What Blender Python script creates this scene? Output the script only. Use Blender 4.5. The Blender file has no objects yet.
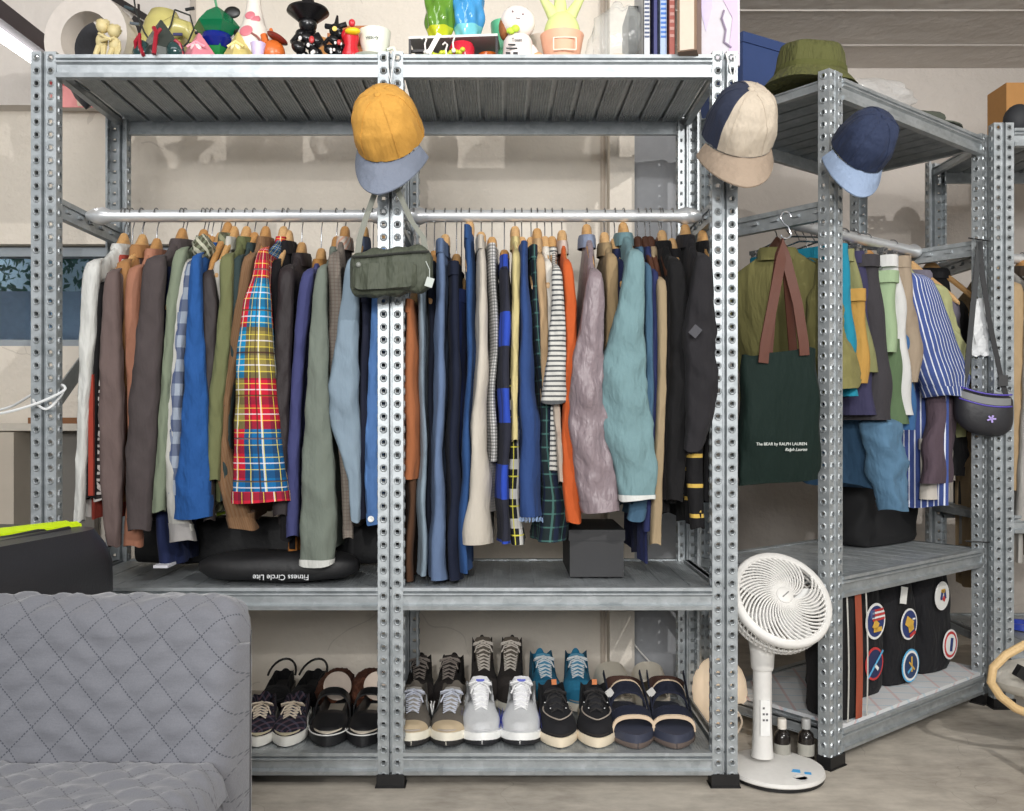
import bpy, math, random
from mathutils import Vector, Matrix, Euler
C = bpy.context.scene.collection
PI = math.pi
sin, cos = math.sin, math.cos
# ------------------------------------------------------------ camera, world, lights, exposure
EYE = 0.902; F = 900.0; VX, VY = 498.0, 418.0
cd = bpy.data.cameras.new('camera'); cam = bpy.data.objects.new('camera', cd); C.objects.link(cam)
cam.location = (0, 0, EYE); cam.rotation_euler = (PI/2, 0, 0)
cd.sensor_fit = 'HORIZONTAL'; cd.sensor_width = 36.0; cd.lens = 36.0*F/1024
cd.shift_x = (512-VX)/1024; cd.shift_y = (VY-405.5)/1024; cd.clip_start = .05
bpy.context.scene.camera = cam
vs = bpy.context.scene.view_settings
vs.view_transform = 'Standard'; vs.look = 'None'; vs.gamma = 1; vs.use_curve_mapping = False; vs.exposure = 0.2
w = bpy.data.worlds.new('world'); bpy.context.scene.world = w; w.use_nodes = True
w.node_tree.nodes['Background'].inputs[0].default_value = (.86, .93, 1, 1)
w.node_tree.nodes['Background'].inputs[1].default_value = .25
def lamp(name, kind, loc, tgt, energy, color=(1,1,1), size=.05, sy=None, spot=None):
    l = bpy.data.lights.new(name, kind); o = bpy.data.objects.new(name, l); C.objects.link(o)
    o.location = loc; l.energy = energy; l.color = color
    o.rotation_euler = (Vector(tgt)-Vector(loc)).to_track_quat('-Z', 'Y').to_euler()
    if kind == 'AREA':
        l.size = size
        if sy: l.shape = 'RECTANGLE'; l.size_y = sy
    else: l.shadow_soft_size = size
    if spot: l.spot_size = spot; l.spot_blend = .6
    return o
lamp('ceiling_spot_lamp', 'SPOT', (1.5, -.35, 2.34), (.1, 2.5, .85), 155, (1, .97, .93), .012, spot=math.radians(95))
lamp('room_lamp', 'SPOT', (-.2, -1.6, 1.95), (1.3, 3, 1.0), 120, (1, .98, .95), .03, spot=math.radians(66))
lamp('frontal_fill_lamp', 'AREA', (-.4, -2.2, 1.75), (0, 3, .95), 96, (1, .99, .97), 2.0, .8)  # added soft frontal fill, an unseen lamp behind the camera
lamp('ceiling_tube_lamp', 'AREA', (-.9, 1.15, 2.26), (-.8, 2.8, 1.2), 6, (.97, .98, 1), 1.3, .15)
lamp('ceiling_fill_lamp', 'POINT', (1.5, 1.15, 1.98), (0, 0, 0), 17, (1, .98, .95), .12)  # unseen fill lamp, added to brighten the dark ceiling at the right
lamp('daylight_outside', 'AREA', (-1.3, 3.75, 2.9), (-1.3, 4.0, 1.2), 260, (.85, .95, 1), 2.6, .5)
# ------------------------------------------------------------ frames
def X(px, D): return (px-VX)*D/F
def Z(py, D): return EYE+(VY-py)*D/F
class Frame:
    def __init__(s, ox, oy, ang):
        s.o = (ox, oy); s.e1 = (cos(ang), sin(ang)); s.e2 = (-sin(ang), cos(ang)); s.ang = ang
    def uz(s, px, py, v):      # the point of the plane at depth v that shows at px, py
        k = (px-VX)/F; ox = s.o[0]+v*s.e2[0]; oy = s.o[1]+v*s.e2[1]
        u = (k*oy-ox)/(s.e1[0]-k*s.e1[1]); D = oy+u*s.e1[1]
        return u, EYE+(VY-py)*D/F
    def w(s, u, v, z=0): return Vector((s.o[0]+u*s.e1[0]+v*s.e2[0], s.o[1]+u*s.e1[1]+v*s.e2[1], z))
    def place(s, o, u=0, v=0, z=0): o.location = s.w(u, v, z); o.rotation_euler = (0, 0, s.ang)
F1 = Frame(0, 2.2, 0)
F2 = Frame(.888, 2.335, math.radians(38))
# ------------------------------------------------------------ colours and materials
def lin(c):
    r = []
    for x in c[:3]:
        x /= 255.0; r.append(x/12.92 if x <= .04045 else ((x+.055)/1.055)**2.4)
    return (r[0], r[1], r[2], 1)
class NT:
    def __init__(s, m): s.t = m.node_tree; s.b = s.t.nodes['Principled BSDF']
    def n(s, ty, **k):
        d = s.t.nodes.new(ty)
        for a, b in k.items(): setattr(d, a, b)
        return d
    def l(s, a, b): s.t.links.new(a, b)
    def math(s, op, a, b=None):
        d = s.n('ShaderNodeMath', operation=op)
        for i, q in enumerate((a, b)):
            if q is None: continue
            if isinstance(q, (int, float)): d.inputs[i].default_value = q
            else: s.l(q, d.inputs[i])
        return d.outputs[0]
    def mix(s, f, a, b, blend='MIX'):
        d = s.n('ShaderNodeMix', data_type='RGBA', blend_type=blend)
        for q, inp in ((f, d.inputs[0]), (a, d.inputs[6]), (b, d.inputs[7])):
            if isinstance(q, (int, float)): inp.default_value = q
            elif isinstance(q, tuple): inp.default_value = q
            else: s.l(q, inp)
        return d.outputs[2]
    def uv(s):
        t = s.n('ShaderNodeUVMap'); x = s.n('ShaderNodeSeparateXYZ'); s.l(t.outputs[0], x.inputs[0]); return t.outputs[0], x.outputs[0], x.outputs[1]
    def obj(s): return s.n('ShaderNodeTexCoord').outputs['Object']
    def noise(s, vec, scale, detail=3, st=(1,1,1), rough=.55):
        m = s.n('ShaderNodeMapping'); m.inputs['Scale'].default_value = st; s.l(vec, m.inputs[0])
        d = s.n('ShaderNodeTexNoise'); d.inputs['Scale'].default_value = scale; d.inputs['Detail'].default_value = detail
        d.inputs['Roughness'].default_value = rough; s.l(m.outputs[0], d.inputs[0]); return d.outputs[0]
    def bump(s, h, strength, dist=.01, prev=None):
        d = s.n('ShaderNodeBump'); d.inputs['Strength'].default_value = strength; d.inputs['Distance'].default_value = dist
        s.l(h, d.inputs['Height'])
        if prev is not None: s.l(prev, d.inputs['Normal'])
        return d.outputs[0]
def newmat(name, rough=.6, metal=0, spec=None):
    m = bpy.data.materials.new(name); m.use_nodes = True; t = NT(m)
    t.b.inputs['Roughness'].default_value = rough; t.b.inputs['Metallic'].default_value = metal
    if spec is not None: t.b.inputs['Specular IOR Level'].default_value = spec
    return m, t
CACHE = {}
def plain(c, rough=.5, metal=0, emit=0, alpha=1, spec=None, trans=0, bump=0, bs=60):
    k = ('p', tuple(c), rough, metal, emit, alpha, spec, trans, bump)
    if k in CACHE: return CACHE[k]
    m, t = newmat('surface', rough, metal, spec); t.b.inputs['Base Color'].default_value = lin(c)
    n = t.noise(t.obj(), bs, 3)
    f = t.math('MULTIPLY_ADD', n, .16); f.node.inputs[2].default_value = .92
    t.l(t.mix(1.0, lin(c), f, 'MULTIPLY'), t.b.inputs['Base Color'])
    if bump: t.l(t.bump(n, bump, .004), t.b.inputs['Normal'])
    if emit: t.b.inputs['Emission Color'].default_value = lin(c); t.b.inputs['Emission Strength'].default_value = emit
    if trans: t.b.inputs['Transmission Weight'].default_value = trans; t.b.inputs['IOR'].default_value = 1.3
    if alpha < 1: t.b.inputs['Alpha'].default_value = alpha
    CACHE[k] = m; return m
def fab(c, stripes=(), rough=.85, fold=.55, weave=700, wst=.12, shine=0, mott=.10):
    """cloth; stripes = (axis, period, duty, offset, colour, amount) in metres along the cloth"""
    k = ('f', tuple(c), tuple(stripes), rough, fold, weave, wst, shine, mott)
    if k in CACHE: return CACHE[k]
    m, t = newmat('cloth', rough, 0, .25+shine)
    uv, u, v = t.uv()
    g_ = .3*c[0]+.59*c[1]+.11*c[2]; c = tuple((x*.86+g_*.14)*.86 for x in c)
    col = lin(c)
    for ax, per, duty, off, sc, am in stripes:
        cc = {'u': u, 'v': v}.get(ax) if ax in 'uv' else t.math('ADD' if ax == 'd' else 'SUBTRACT', u, v)
        fr = t.math('FRACT', t.math('DIVIDE', t.math('ADD', cc, off+50*per), per))
        mk = t.math('MULTIPLY', t.math('LESS_THAN', fr, duty), am)
        col = t.mix(mk, col, lin(sc))
    n1 = t.noise(t.obj(), 9, 3, (1, 1, .45)); nf = t.noise(uv, weave, 1, (1, 1, 1))
    f = t.math('MULTIPLY_ADD', n1, mott*2); f.node.inputs[2].default_value = 1-mott
    f2 = t.math('MULTIPLY_ADD', nf, .24); f2.node.inputs[2].default_value = .88
    col = t.mix(1.0, t.mix(1.0, col, f, 'MULTIPLY'), f2, 'MULTIPLY')
    t.l(col, t.b.inputs['Base Color'])
    nb = t.noise(t.obj(), 14, 4, (1, 1, .35))
    t.l(t.bump(nb, fold, .03, t.bump(nf, wst, .002)), t.b.inputs['Normal'])
    t.b.inputs['Sheen Weight'].default_value = .02
    CACHE[k] = m; return m
def patchwork():
    m, t = newmat('patchwork_tartan', .85, 0, .2); uv, u, v = t.uv()
    fu = t.math('MODULO', t.math('FLOOR', t.math('DIVIDE', t.math('ADD', u, .06), .09)), 2); fv = t.math('FLOOR', t.math('DIVIDE', t.math('MULTIPLY', v, -1), .125))
    val = t.math('DIVIDE', t.math('ADD', t.math('ADD', t.math('MULTIPLY', fv, 2), fu), .5), 10)
    r = t.n('ShaderNodeValToRGB'); r.color_ramp.interpolation = 'CONSTANT'
    e = r.color_ramp.elements; RE_, CY_, OL_, BU_ = (186, 30, 52), (24, 128, 176), (136, 122, 66), (20, 96, 150)
    cs = [RE_, RE_, RE_, CY_, CY_, OL_, OL_, RE_, RE_, BU_]
    e[0].position = 0; e[0].color = lin(cs[0]); e[1].position = .1; e[1].color = lin(cs[1])
    for k_ in range(2, 10): q = e.new(k_/10); q.color = lin(cs[k_])
    t.l(val, r.inputs[0]); col = r.outputs[0]
    for ax, per, duty, off, c, am in (('u', .055, .3, .01, (30, 30, 45), .45), ('v', .06, .3, .02, (30, 30, 50), .45), ('u', .0275, .07, 0, (235, 215, 80), .6),
                                      ('v', .03, .07, 0, (235, 215, 80), .55), ('u', .055, .05, .03, (240, 240, 240), .55), ('v', .06, .05, .045, (240, 235, 240), .55), ('v', .105, .04, 0, (60, 30, 30), .8), ('u', .062, .05, .012, (60, 40, 30), .8)):
        cc = u if ax == 'u' else v
        fr = t.math('FRACT', t.math('DIVIDE', t.math('ADD', cc, off+50*per), per)); col = t.mix(t.math('MULTIPLY', t.math('LESS_THAN', fr, duty), am), col, lin(c))
    t.l(col, t.b.inputs['Base Color']); t.l(t.bump(t.noise(t.obj(), 14, 3, (1, 1, .4)), .5, .02), t.b.inputs['Normal']); return m
def zinc():
    m, t = newmat('galvanised_steel', .5, .6); o = t.obj()
    n = t.noise(o, 16, 5, (1, 1, 2.2)); v = t.n('ShaderNodeTexVoronoi'); v.inputs['Scale'].default_value = 70; t.l(o, v.inputs[0])
    r = t.n('ShaderNodeValToRGB'); r.color_ramp.elements[0].color = lin((150, 156, 159)); r.color_ramp.elements[1].color = lin((184, 189, 192))
    r.color_ramp.elements[0].position = .3; r.color_ramp.elements[1].position = .7
    t.l(t.math('ADD', t.math('MULTIPLY', n, .8), t.math('MULTIPLY', v.outputs[1], .2)), r.inputs[0]); t.l(r.outputs[0], t.b.inputs['Base Color'])
    q = t.math('MULTIPLY_ADD', n, .2); q.node.inputs[2].default_value = .36; t.l(q, t.b.inputs['Roughness'])
    t.l(t.bump(n, .05, .006), t.b.inputs['Normal']); return m
def plaster(c, crack=.35, sc=1.0):
    m, t = newmat('painted_plaster', .88, 0, .2); o = t.obj()
    n = t.noise(o, 2.2*sc, 6); n2 = t.noise(o, 14*sc, 5); v = t.n('ShaderNodeTexVoronoi', feature='DISTANCE_TO_EDGE'); v.inputs['Scale'].default_value = 1.7*sc
    mp = t.n('ShaderNodeVectorMath', operation='ADD'); t.l(o, mp.inputs[0]); nn = t.n('ShaderNodeTexNoise'); nn.inputs['Scale'].default_value = 3; t.l(o, nn.inputs[0])
    sc2 = t.n('ShaderNodeVectorMath', operation='SCALE'); sc2.inputs['Scale'].default_value = .5; t.l(nn.outputs[1], sc2.inputs[0]); t.l(sc2.outputs[0], mp.inputs[1]); t.l(mp.outputs[0], v.inputs[0])
    edge = t.math('MULTIPLY', t.math('LESS_THAN', v.outputs[0], .004), t.math('GREATER_THAN', n, .56))
    f = t.math('MULTIPLY_ADD', n, .35); f.node.inputs[2].default_value = .80
    col = t.mix(1.0, lin(c), f, 'MULTIPLY'); col = t.mix(t.math('MULTIPLY', edge, crack*.5), col, lin((110, 100, 92))); t.l(col, t.b.inputs['Base Color'])
    h = t.math('SUBTRACT', t.math('ADD', t.math('MULTIPLY', n, 1.0), t.math('MULTIPLY', n2, .5)), t.math('MULTIPLY', edge, crack))
    t.l(t.bump(h, .5, .05), t.b.inputs['Normal']); return m
def concrete():
    m, t = newmat('concrete', .55, 0, .4); o = t.obj()
    n = t.noise(o, 2.5, 7, (1, 1, 1), .65); n2 = t.noise(o, 9, 8, (1, 2.5, 1), .7)
    r = t.n('ShaderNodeValToRGB'); e = r.color_ramp.elements; e[0].position = .32; e[0].color = lin((130, 123, 114)); e[1].position = .72; e[1].color = lin((212, 204, 191))
    t.l(t.math('ADD', t.math('MULTIPLY', n, .55), t.math('MULTIPLY', n2, .45)), r.inputs[0])
    v = t.n('ShaderNodeTexVoronoi', feature='DISTANCE_TO_EDGE'); v.inputs['Scale'].default_value = 1.3
    mp = t.n('ShaderNodeVectorMath', operation='ADD'); t.l(o, mp.inputs[0]); nn = t.n('ShaderNodeTexNoise'); nn.inputs['Scale'].default_value = 4; t.l(o, nn.inputs[0]); t.l(nn.outputs[1], mp.inputs[1]); t.l(mp.outputs[0], v.inputs[0])
    t.l(t.mix(t.math('MULTIPLY', t.math('LESS_THAN', v.outputs[0], .003), .25), r.outputs[0], lin((90, 84, 76))), t.b.inputs['Base Color'])
    t.l(t.bump(n2, .15, .01), t.b.inputs['Normal']); return m
def wood(c, c2=None, sc=1):
    k = ('w', tuple(c), c2, sc)
    if k in CACHE: return CACHE[k]
    c2 = c2 or tuple(int(x*.72) for x in c)
    m, t = newmat('wood', .45, 0, .4); n = t.noise(t.obj(), 30*sc, 4, (6, .7, 6)); t.l(t.mix(n, lin(c), lin(c2)), t.b.inputs['Base Color']); CACHE[k] = m; return m
ZN = zinc()
BLK = plain((18, 18, 20), .45)
WHT = plain((235, 235, 232), .4)
# ------------------------------------------------------------ mesh collector
class MB:
    def __init__(s): s.v = []; s.f = []; s.uv = []; s.mi = []; s.m = 0
    def face(s, idx, uvs=None):
        s.f.append(tuple(idx)); s.uv.append(uvs); s.mi.append(s.m); return s
    def box(s, c, d, rot=None, taper=1):
        M = rot or Matrix.Identity(3); b = len(s.v)
        for z in (-1, 1):
            for x, y in ((-1, -1), (1, -1), (1, 1), (-1, 1)):
                k = taper if z > 0 else 1
                s.v.append(Vector(c)+M@Vector((x*d[0]/2*k, y*d[1]/2*k, z*d[2]/2)))
        for q in ((0, 3, 2, 1), (4, 5, 6, 7), (0, 1, 5, 4), (1, 2, 6, 5), (2, 3, 7, 6), (3, 0, 4, 7)): s.face([b+i for i in q])
        return s
    def loft(s, rings, closed=True, cap0=True, cap1=True):
        n = len(rings[0]); b = len(s.v)
        for r in rings: s.v.extend(Vector(p) for p in r)
        us = [0]
        mid = rings[len(rings)//2]
        for i in range(n): us.append(us[-1]+(Vector(mid[(i+1) % n])-Vector(mid[i])).length)
        vs_ = [0]
        for j in range(1, len(rings)): vs_.append(vs_[-1]+max((Vector(rings[j][0])-Vector(rings[j-1][0])).length, (Vector(rings[j][n//2])-Vector(rings[j-1][n//2])).length))
        for j in range(len(rings)-1):
            for i in range(n if closed else n-1):
                k = (i+1) % n
                s.face((b+j*n+i, b+j*n+k, b+(j+1)*n+k, b+(j+1)*n+i), ((us[i], -vs_[j]), (us[i+1], -vs_[j]), (us[i+1], -vs_[j+1]), (us[i], -vs_[j+1])))
        if closed and cap0: s.face([b+i for i in reversed(range(n))])
        if closed and cap1: s.face([b+(len(rings)-1)*n+i for i in range(n)])
        return s
    def tube(s, pts, r, n=8, sq=1.0):
        pts = [Vector(p) for p in pts]; rings = []
        up = Vector((0, 0, 1)); prev = None
        for i, p in enumerate(pts):
            t = (pts[min(i+1, len(pts)-1)]-pts[max(i-1, 0)]).normalized()
            if prev is None:
                a = t.cross(up); a = a.normalized() if a.length > .05 else t.cross(Vector((1, 0, 0))).normalized()
            else: a = (prev-t*prev.dot(t)); a = a.normalized() if a.length > 1e-6 else t.cross(up).normalized()
            prev = a; bb = t.cross(a); rr = r[i] if isinstance(r, (list, tuple)) else r
            rings.append([p+a*rr*cos(2*PI*k/n)+bb*rr*sq*sin(2*PI*k/n) for k in range(n)])
        return s.loft(rings)
    def lathe(s, prof, c=(0, 0, 0), n=24, rot=None, cap0=True, cap1=True):
        M = rot or Matrix.Identity(3)
        return s.loft([[Vector(c)+M@Vector((max(r, .0002)*cos(2*PI*k/n), max(r, .0002)*sin(2*PI*k/n), z)) for k in range(n)] for r, z in prof], True, cap0, cap1)
    def ell(s, c, r, rot=None, n=16, m=10, f=None):
        M = rot or Matrix.Identity(3); rings = []
        for j in range(m+1):
            a = -PI/2+PI*j/m; ca = max(cos(a), .001)
            ring = []
            for k in range(n):
                d = Vector((ca*cos(2*PI*k/n), ca*sin(2*PI*k/n), sin(a)))
                g = f(d) if f else 1
                ring.append(Vector(c)+M@Vector((d.x*r[0]*g, d.y*r[1]*g, d.z*r[2]*g)))
            rings.append(ring)
        return s.loft(rings)
    def prism(s, pts, fn, h):
        """outline (a,b) extruded by h; fn(a,b,t) -> point"""
        return s.loft([[fn(a, b, 0) for a, b in pts], [fn(a, b, h) for a, b in pts]])
    def build(s, name, mats, parent=None, smooth=35):
        me = bpy.data.meshes.new(name); me.from_pydata([tuple(p) for p in s.v], [], s.f)
        if not isinstance(mats, (list, tuple)): mats = [mats]
        for m in mats: me.materials.append(m)
        ul = me.uv_layers.new(name='UVMap')
        for p, uvs, mi in zip(me.polygons, s.uv, s.mi):
            p.material_index = mi
            for q, li in enumerate(p.loop_indices):
                if uvs: ul.data[li].uv = uvs[q]
                else:
                    co = me.vertices[me.loops[li].vertex_index].co; nrm = p.normal
                    ul.data[li].uv = (co.x, co.y) if abs(nrm.z) > .7 else ((co.x, co.z) if abs(nrm.y) > abs(nrm.x) else (co.y, co.z))
            p.use_smooth = True
        if smooth: me.set_sharp_from_angle(angle=math.radians(smooth))
        o = bpy.data.objects.new(name, me); C.objects.link(o)
        if parent: o.parent = parent
        return o
def tag(o, label, cat, group=None, kind=None):
    if label: o['label'] = label
    if cat: o['category'] = cat
    if group: o['group'] = group
    if kind: o['kind'] = kind
    return o
def empty(name, label, cat, loc=(0, 0, 0), rz=0, group=None):
    o = bpy.data.objects.new(name, None); o.empty_display_size = .05; C.objects.link(o)
    o.location = loc; o.rotation_euler = (0, 0, rz); return tag(o, label, cat, group)
def struct(mb, name, m): o = mb.build(name, m, smooth=20); o['kind'] = 'structure'; return o
def copyobj(o, parent=None):
    c = o.copy(); C.objects.link(c); c.parent = parent; return c
def copytree(o, parent=None):
    c = copyobj(o, parent)
    for ch in list(o.children): copytree(ch, c)
    return c
def R3(x=0, y=0, z=0): return Euler((x, y, z)).to_matrix()
def interp(rows, t):
    if t >= rows[0][0]: return rows[0][1:]
    if t <= rows[-1][0]: return rows[-1][1:]
    for a, b in zip(rows, rows[1:]):
        if a[0] >= t >= b[0]:
            k = (a[0]-t)/max(a[0]-b[0], 1e-6); return tuple(p+(q-p)*k for p, q in zip(a[1:], b[1:]))
def text(name, body, size, m, parent, loc, rot, ext=.0006, align='CENTER', shear=0):
    cu = bpy.data.curves.new(name, 'FONT'); cu.body = body; cu.size = size; cu.extrude = ext; cu.align_x = align; cu.align_y = 'CENTER'; cu.shear = shear
    cu.materials.append(m); o = bpy.data.objects.new(name, cu); C.objects.link(o); o.location = loc; o.rotation_euler = rot; o.parent = parent
    me = bpy.data.meshes.new_from_object(o); q = bpy.data.objects.new(name, me); C.objects.link(q); q.location = loc; q.rotation_euler = rot; q.parent = parent
    bpy.data.objects.remove(o); q.name = name; return q
# ------------------------------------------------------------ room
WL = 2.98          # main wall behind the racks
WR = 3.75          # wall behind the corner rack
CEIL = 2.36
PW = plaster((226, 218, 206)); PC = plaster((212, 206, 200), .3, .8); PR = plaster((204, 197, 190), .2)
b = MB(); b.box((.6, 2.2, -.03), (6.4, 4.8, .06)); struct(b, 'floor', concrete())
b = MB(); b.box((.6, 2.7, CEIL+.03), (6.4, 3.9, .06))
for y in (3.22, 3.52): b.box((1.75, y, CEIL-.001), (3.0, .012, .004))
struct(b, 'ceiling', PC)
# main wall with the window opening, x from -2.6 to .36
wx0, wx1, wz0, wz1 = -1.95, X(305, WL), Z(346, WL), Z(244, WL)
b = MB()
b.box((-1.12, WL+.08, wz0/2), (2.96, .16, wz0)); b.box((-1.12, WL+.08, (wz1+CEIL)/2), (2.96, .16, CEIL-wz1))
b.box((-2.275, WL+.08, (wz0+wz1)/2), (.65, .16, wz1-wz0)); b.box(((wx1+.36)/2, WL+.08, (wz0+wz1)/2), (.36-wx1, .16, wz1-wz0))
struct(b, 'wall_back', PW)
b = MB(); b.box((.40, WL+.35, CEIL/2), (.08, .86, CEIL)); struct(b, 'wall_pier', PW)
b = MB(); b.box((2.1, WR+.05, CEIL/2), (3.4, .1, CEIL)); struct(b, 'wall_corner', PR)
b = MB(); b.box((3.3, 2.3, CEIL/2), (.1, 3.0, CEIL)); struct(b, 'wall_right', PW)
b = MB(); b.box((-2.55, 2.2, CEIL/2), (.1, 1.7, CEIL)); struct(b, 'wall_left', PW)
# dropped ceiling beam above the window wall
b = MB(); b.box((-1.75, WL-.03, (Z(105, WL-.06)+CEIL)/2), (1.5, .06, CEIL-Z(105, WL-.06))); struct(b, 'trim_1', PC)
# window
FR = plain((150, 158, 165), .4)
b = MB(); cz = (wz0+wz1)/2
for z in (wz0+.012, wz1-.02): b.box(((wx0+wx1)/2, WL+.06, z), (wx1-wx0, .05, .03 if z > cz else .024))
for x in (wx0, -1.05, wx1-.015): b.box((x, WL+.06, cz), (.03, .05, wz1-wz0))
win = struct(b, 'window_1', FR)
b = MB(); b.box(((wx0+wx1)/2, WL+.075, cz), (wx1-wx0, .004, wz1-wz0)); g = b.build('window_glass', plain((235, 245, 250), .03, 0, 0, 1, .5, 1.0), win)
# sun shade film on the lower part of the window, and a hedge outside
b = MB(); b.box((-1.3, WL+.65, Z(292, WL+.65)-.5), (3.6, .04, 1.0)); o = b.build('garden_fence', plain((146, 166, 192), .6)); tag(o, 'plain blue grey fence outside the window, below the hedge', 'fence')
random.seed(4); b = MB()
for i in range(6000):
    p = Vector((-3+random.random()*3.6, WL+.95+random.random()*.5, 1.15+random.random()*.8)); r = R3(random.random()*3, random.random()*3, random.random()*3); s_ = .012+random.random()*.02
    n0 = len(b.v); b.v += [p+r@Vector(q)*s_ for q in ((-1, 0, 0), (0, -.5, .15), (1, 0, 0), (0, .5, .15))]; b.face((n0, n0+1, n0+2, n0+3))
o = b.build('hedge_foliage', plain((84, 140, 124), .6)); tag(o, 'green hedge leaves seen through the window above the blue fence', 'hedge', kind='stuff')
b = MB(); b.box((-1.2, WL+2.2, .95), (7, .05, 1.9)); o = b.build('exterior_wall', plain((200, 222, 235), .8)); o['kind'] = 'structure'
# grey stone slab leaning below the window, wood strip on the ledge
b = MB(); b.box((X(45, 2.9), 2.93, Z(432, 2.9)/2), (.30, .03, Z(432, 2.9)), R3(-.03)); tag(b.build('stone_slab', plain((122, 118, 112), .7, bump=.3, bs=8)), 'grey slab leaning against the wall under the window', 'board')
b = MB(); b.box((X(0, 2.86), 2.87, Z(432, 2.86)/2), (.13, .1, Z(432, 2.86))); tag(b.build('wooden_crate', plain((196, 186, 172), .8, bump=.3, bs=12)), 'pale crate standing beside the grey slab under the window', 'box')
b = MB(); b.box((X(36, 2.72), 2.9, Z(421, 2.72)), (.21, .05, .021), R3(0, 0, .02)); tag(b.build('wooden_batten', wood((150, 100, 62))), 'short brown wooden batten lying on the slab under the window', 'wood strip')
b = MB(); b.box((X(45, 2.9)-.06, 2.90, Z(427, 2.9)+.0), (.5, .14, .022)); tag(b.build('ledge_board', plain((205, 198, 186), .8)), 'pale ledge board under the window holding a wooden batten', 'shelf board')
# pale wall panel behind the second bay and surface pipe
b = MB(); b.tube([(X(603, WL-.01), WL-.008, 0), (X(603, WL-.01), WL-.008, CEIL)], .008); tag(b.build('wall_pipe', plain((190, 178, 165), .6)), 'thin vertical pipe on the back wall above the second clothes rail', 'pipe')
b = MB(); b.box((X(664, WL-.02), WL-.012, 1.0), (.2, .02, 2.0)); p_ = b.build('grey_board', plain((160, 162, 166), .8)); tag(p_, 'tall grey board standing against the wall behind the right back post', 'board')
# ------------------------------------------------------------ shelving
PWD = .062; PH = 1.80; DEP = .45
def post_mb(h=PH, pitch=.0311, wd=PWD):
    """plate with two columns of real slots, a folded centre rib and slotted side returns"""
    b = MB(); n = int(round((h-.014)/pitch)); pitch = (h-.014)/n; hw = .0046; z0 = .012
    def strip(x0, x1, cx, P, rim=True):
        for k in range(n):
            za = z0+k*pitch; zb = za+pitch; ha = za+pitch*.34; hb = za+pitch*.66; zc = (ha+hb)/2
            i0 = len(b.v)
            for z in (za, ha, hb, zb):
                for x in (x0, cx-hw, cx+hw, x1): b.v.append(P(x, z, 0))
            for j in range(3):
                for i in range(3):
                    if (i, j) != (1, 1): a = i0+j*4+i; b.face((a, a+1, a+5, a+4))
            i1 = len(b.v); b.v += [P(cx-hw, ha, 0), P(cx+hw, ha, 0), P(cx-hw, ha+.004, .007), P(cx+hw, ha+.004, .007)]; b.face((i1, i1+1, i1+3, i1+2))
            if rim:
                i1 = len(b.v)
                for rr, yy in ((.0098, 0), (.0072, -.0030), (.0060, -.0024)):
                    for q in range(8): b.v.append(P(cx+rr*cos(q*PI/4+PI/8), zc+rr*1.05*sin(q*PI/4+PI/8), yy))
                for j in (0, 1):
                    for q in range(8): a = i1+j*8; b.face((a+q, a+(q+1) % 8, a+8+(q+1) % 8, a+8+q))
            for x in (cx-hw, cx+hw):
                i1 = len(b.v); b.v += [P(x, ha, 0), P(x, hb, 0), P(x, hb, .004), P(x, ha, .004)]; b.face((i1, i1+1, i1+2, i1+3))
    strip(-wd/2, -.006, -wd*.275, lambda x, z, d: Vector((x, d, z)))
    strip(.006, wd/2, wd*.275, lambda x, z, d: Vector((x, d, z)))
    for s_ in (-1, 1): strip(0, .032, .017, lambda x, z, d: Vector((s_*(wd/2-d), x, z)))
    zt = z0+n*pitch
    for a, c in (((-.006, 0), (-.0055, -.003)), ((-.0055, -.003), (-.004, -.003)), ((-.004, -.003), (-.0015, .012)), ((-.0015, .012), (.0015, .012)), ((.0015, .012), (.004, -.003)), ((.004, -.003), (.0055, -.003)), ((.0055, -.003), (.006, 0)), ((-wd/2, .032), (-wd/2+.006, .032)), ((wd/2, .032), (wd/2-.006, .032))):
        i0 = len(b.v); b.v += [Vector((a[0], a[1], z0)), Vector((c[0], c[1], z0)), Vector((c[0], c[1], zt)), Vector((a[0], a[1], zt))]; b.face((i0, i0+1, i0+2, i0+3))
    return b
def beam_prof(h=.056): return [(0, 0), (-.004, .001), (-.006, h*.20), (.004, h*.27), (.003, h*.60), (-.005, h*.68), (-.005, h*.74), (.003, h*.79), (-.005, h*.85), (-.005, h), (.016, h), (.016, h-.003), (.014, 0)]
def shelf_mb(w_, d_, pitch=.0655):
    b = MB(); n = max(1, round(w_/pitch)); pit = w_/n; top = []; 
    for k in range(n):
        x0 = -w_/2+k*pit
        top += [(x0, .013), (x0+.009, .013), (x0+.0095, 0)]
        for q in range(7):
            xa = x0+.011+q*(pit-.016)/7; g = (pit-.016)/7
            top += [(xa, 0), (xa+g*.35, -.003), (xa+g*.7, 0)]
        top += [(x0+pit-.0006, 0)]
    top.append((w_/2, .013))
    rings = []
    for y in (0, d_): rings.append([Vector((x, y, z)) for x, z in top])
    b.loft(rings, False)
    rings = [[Vector((x, y, -z*.25+.0145)) for x, z in top] for y in (0, d_)]
    b.loft(rings, False)
    return b
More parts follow.
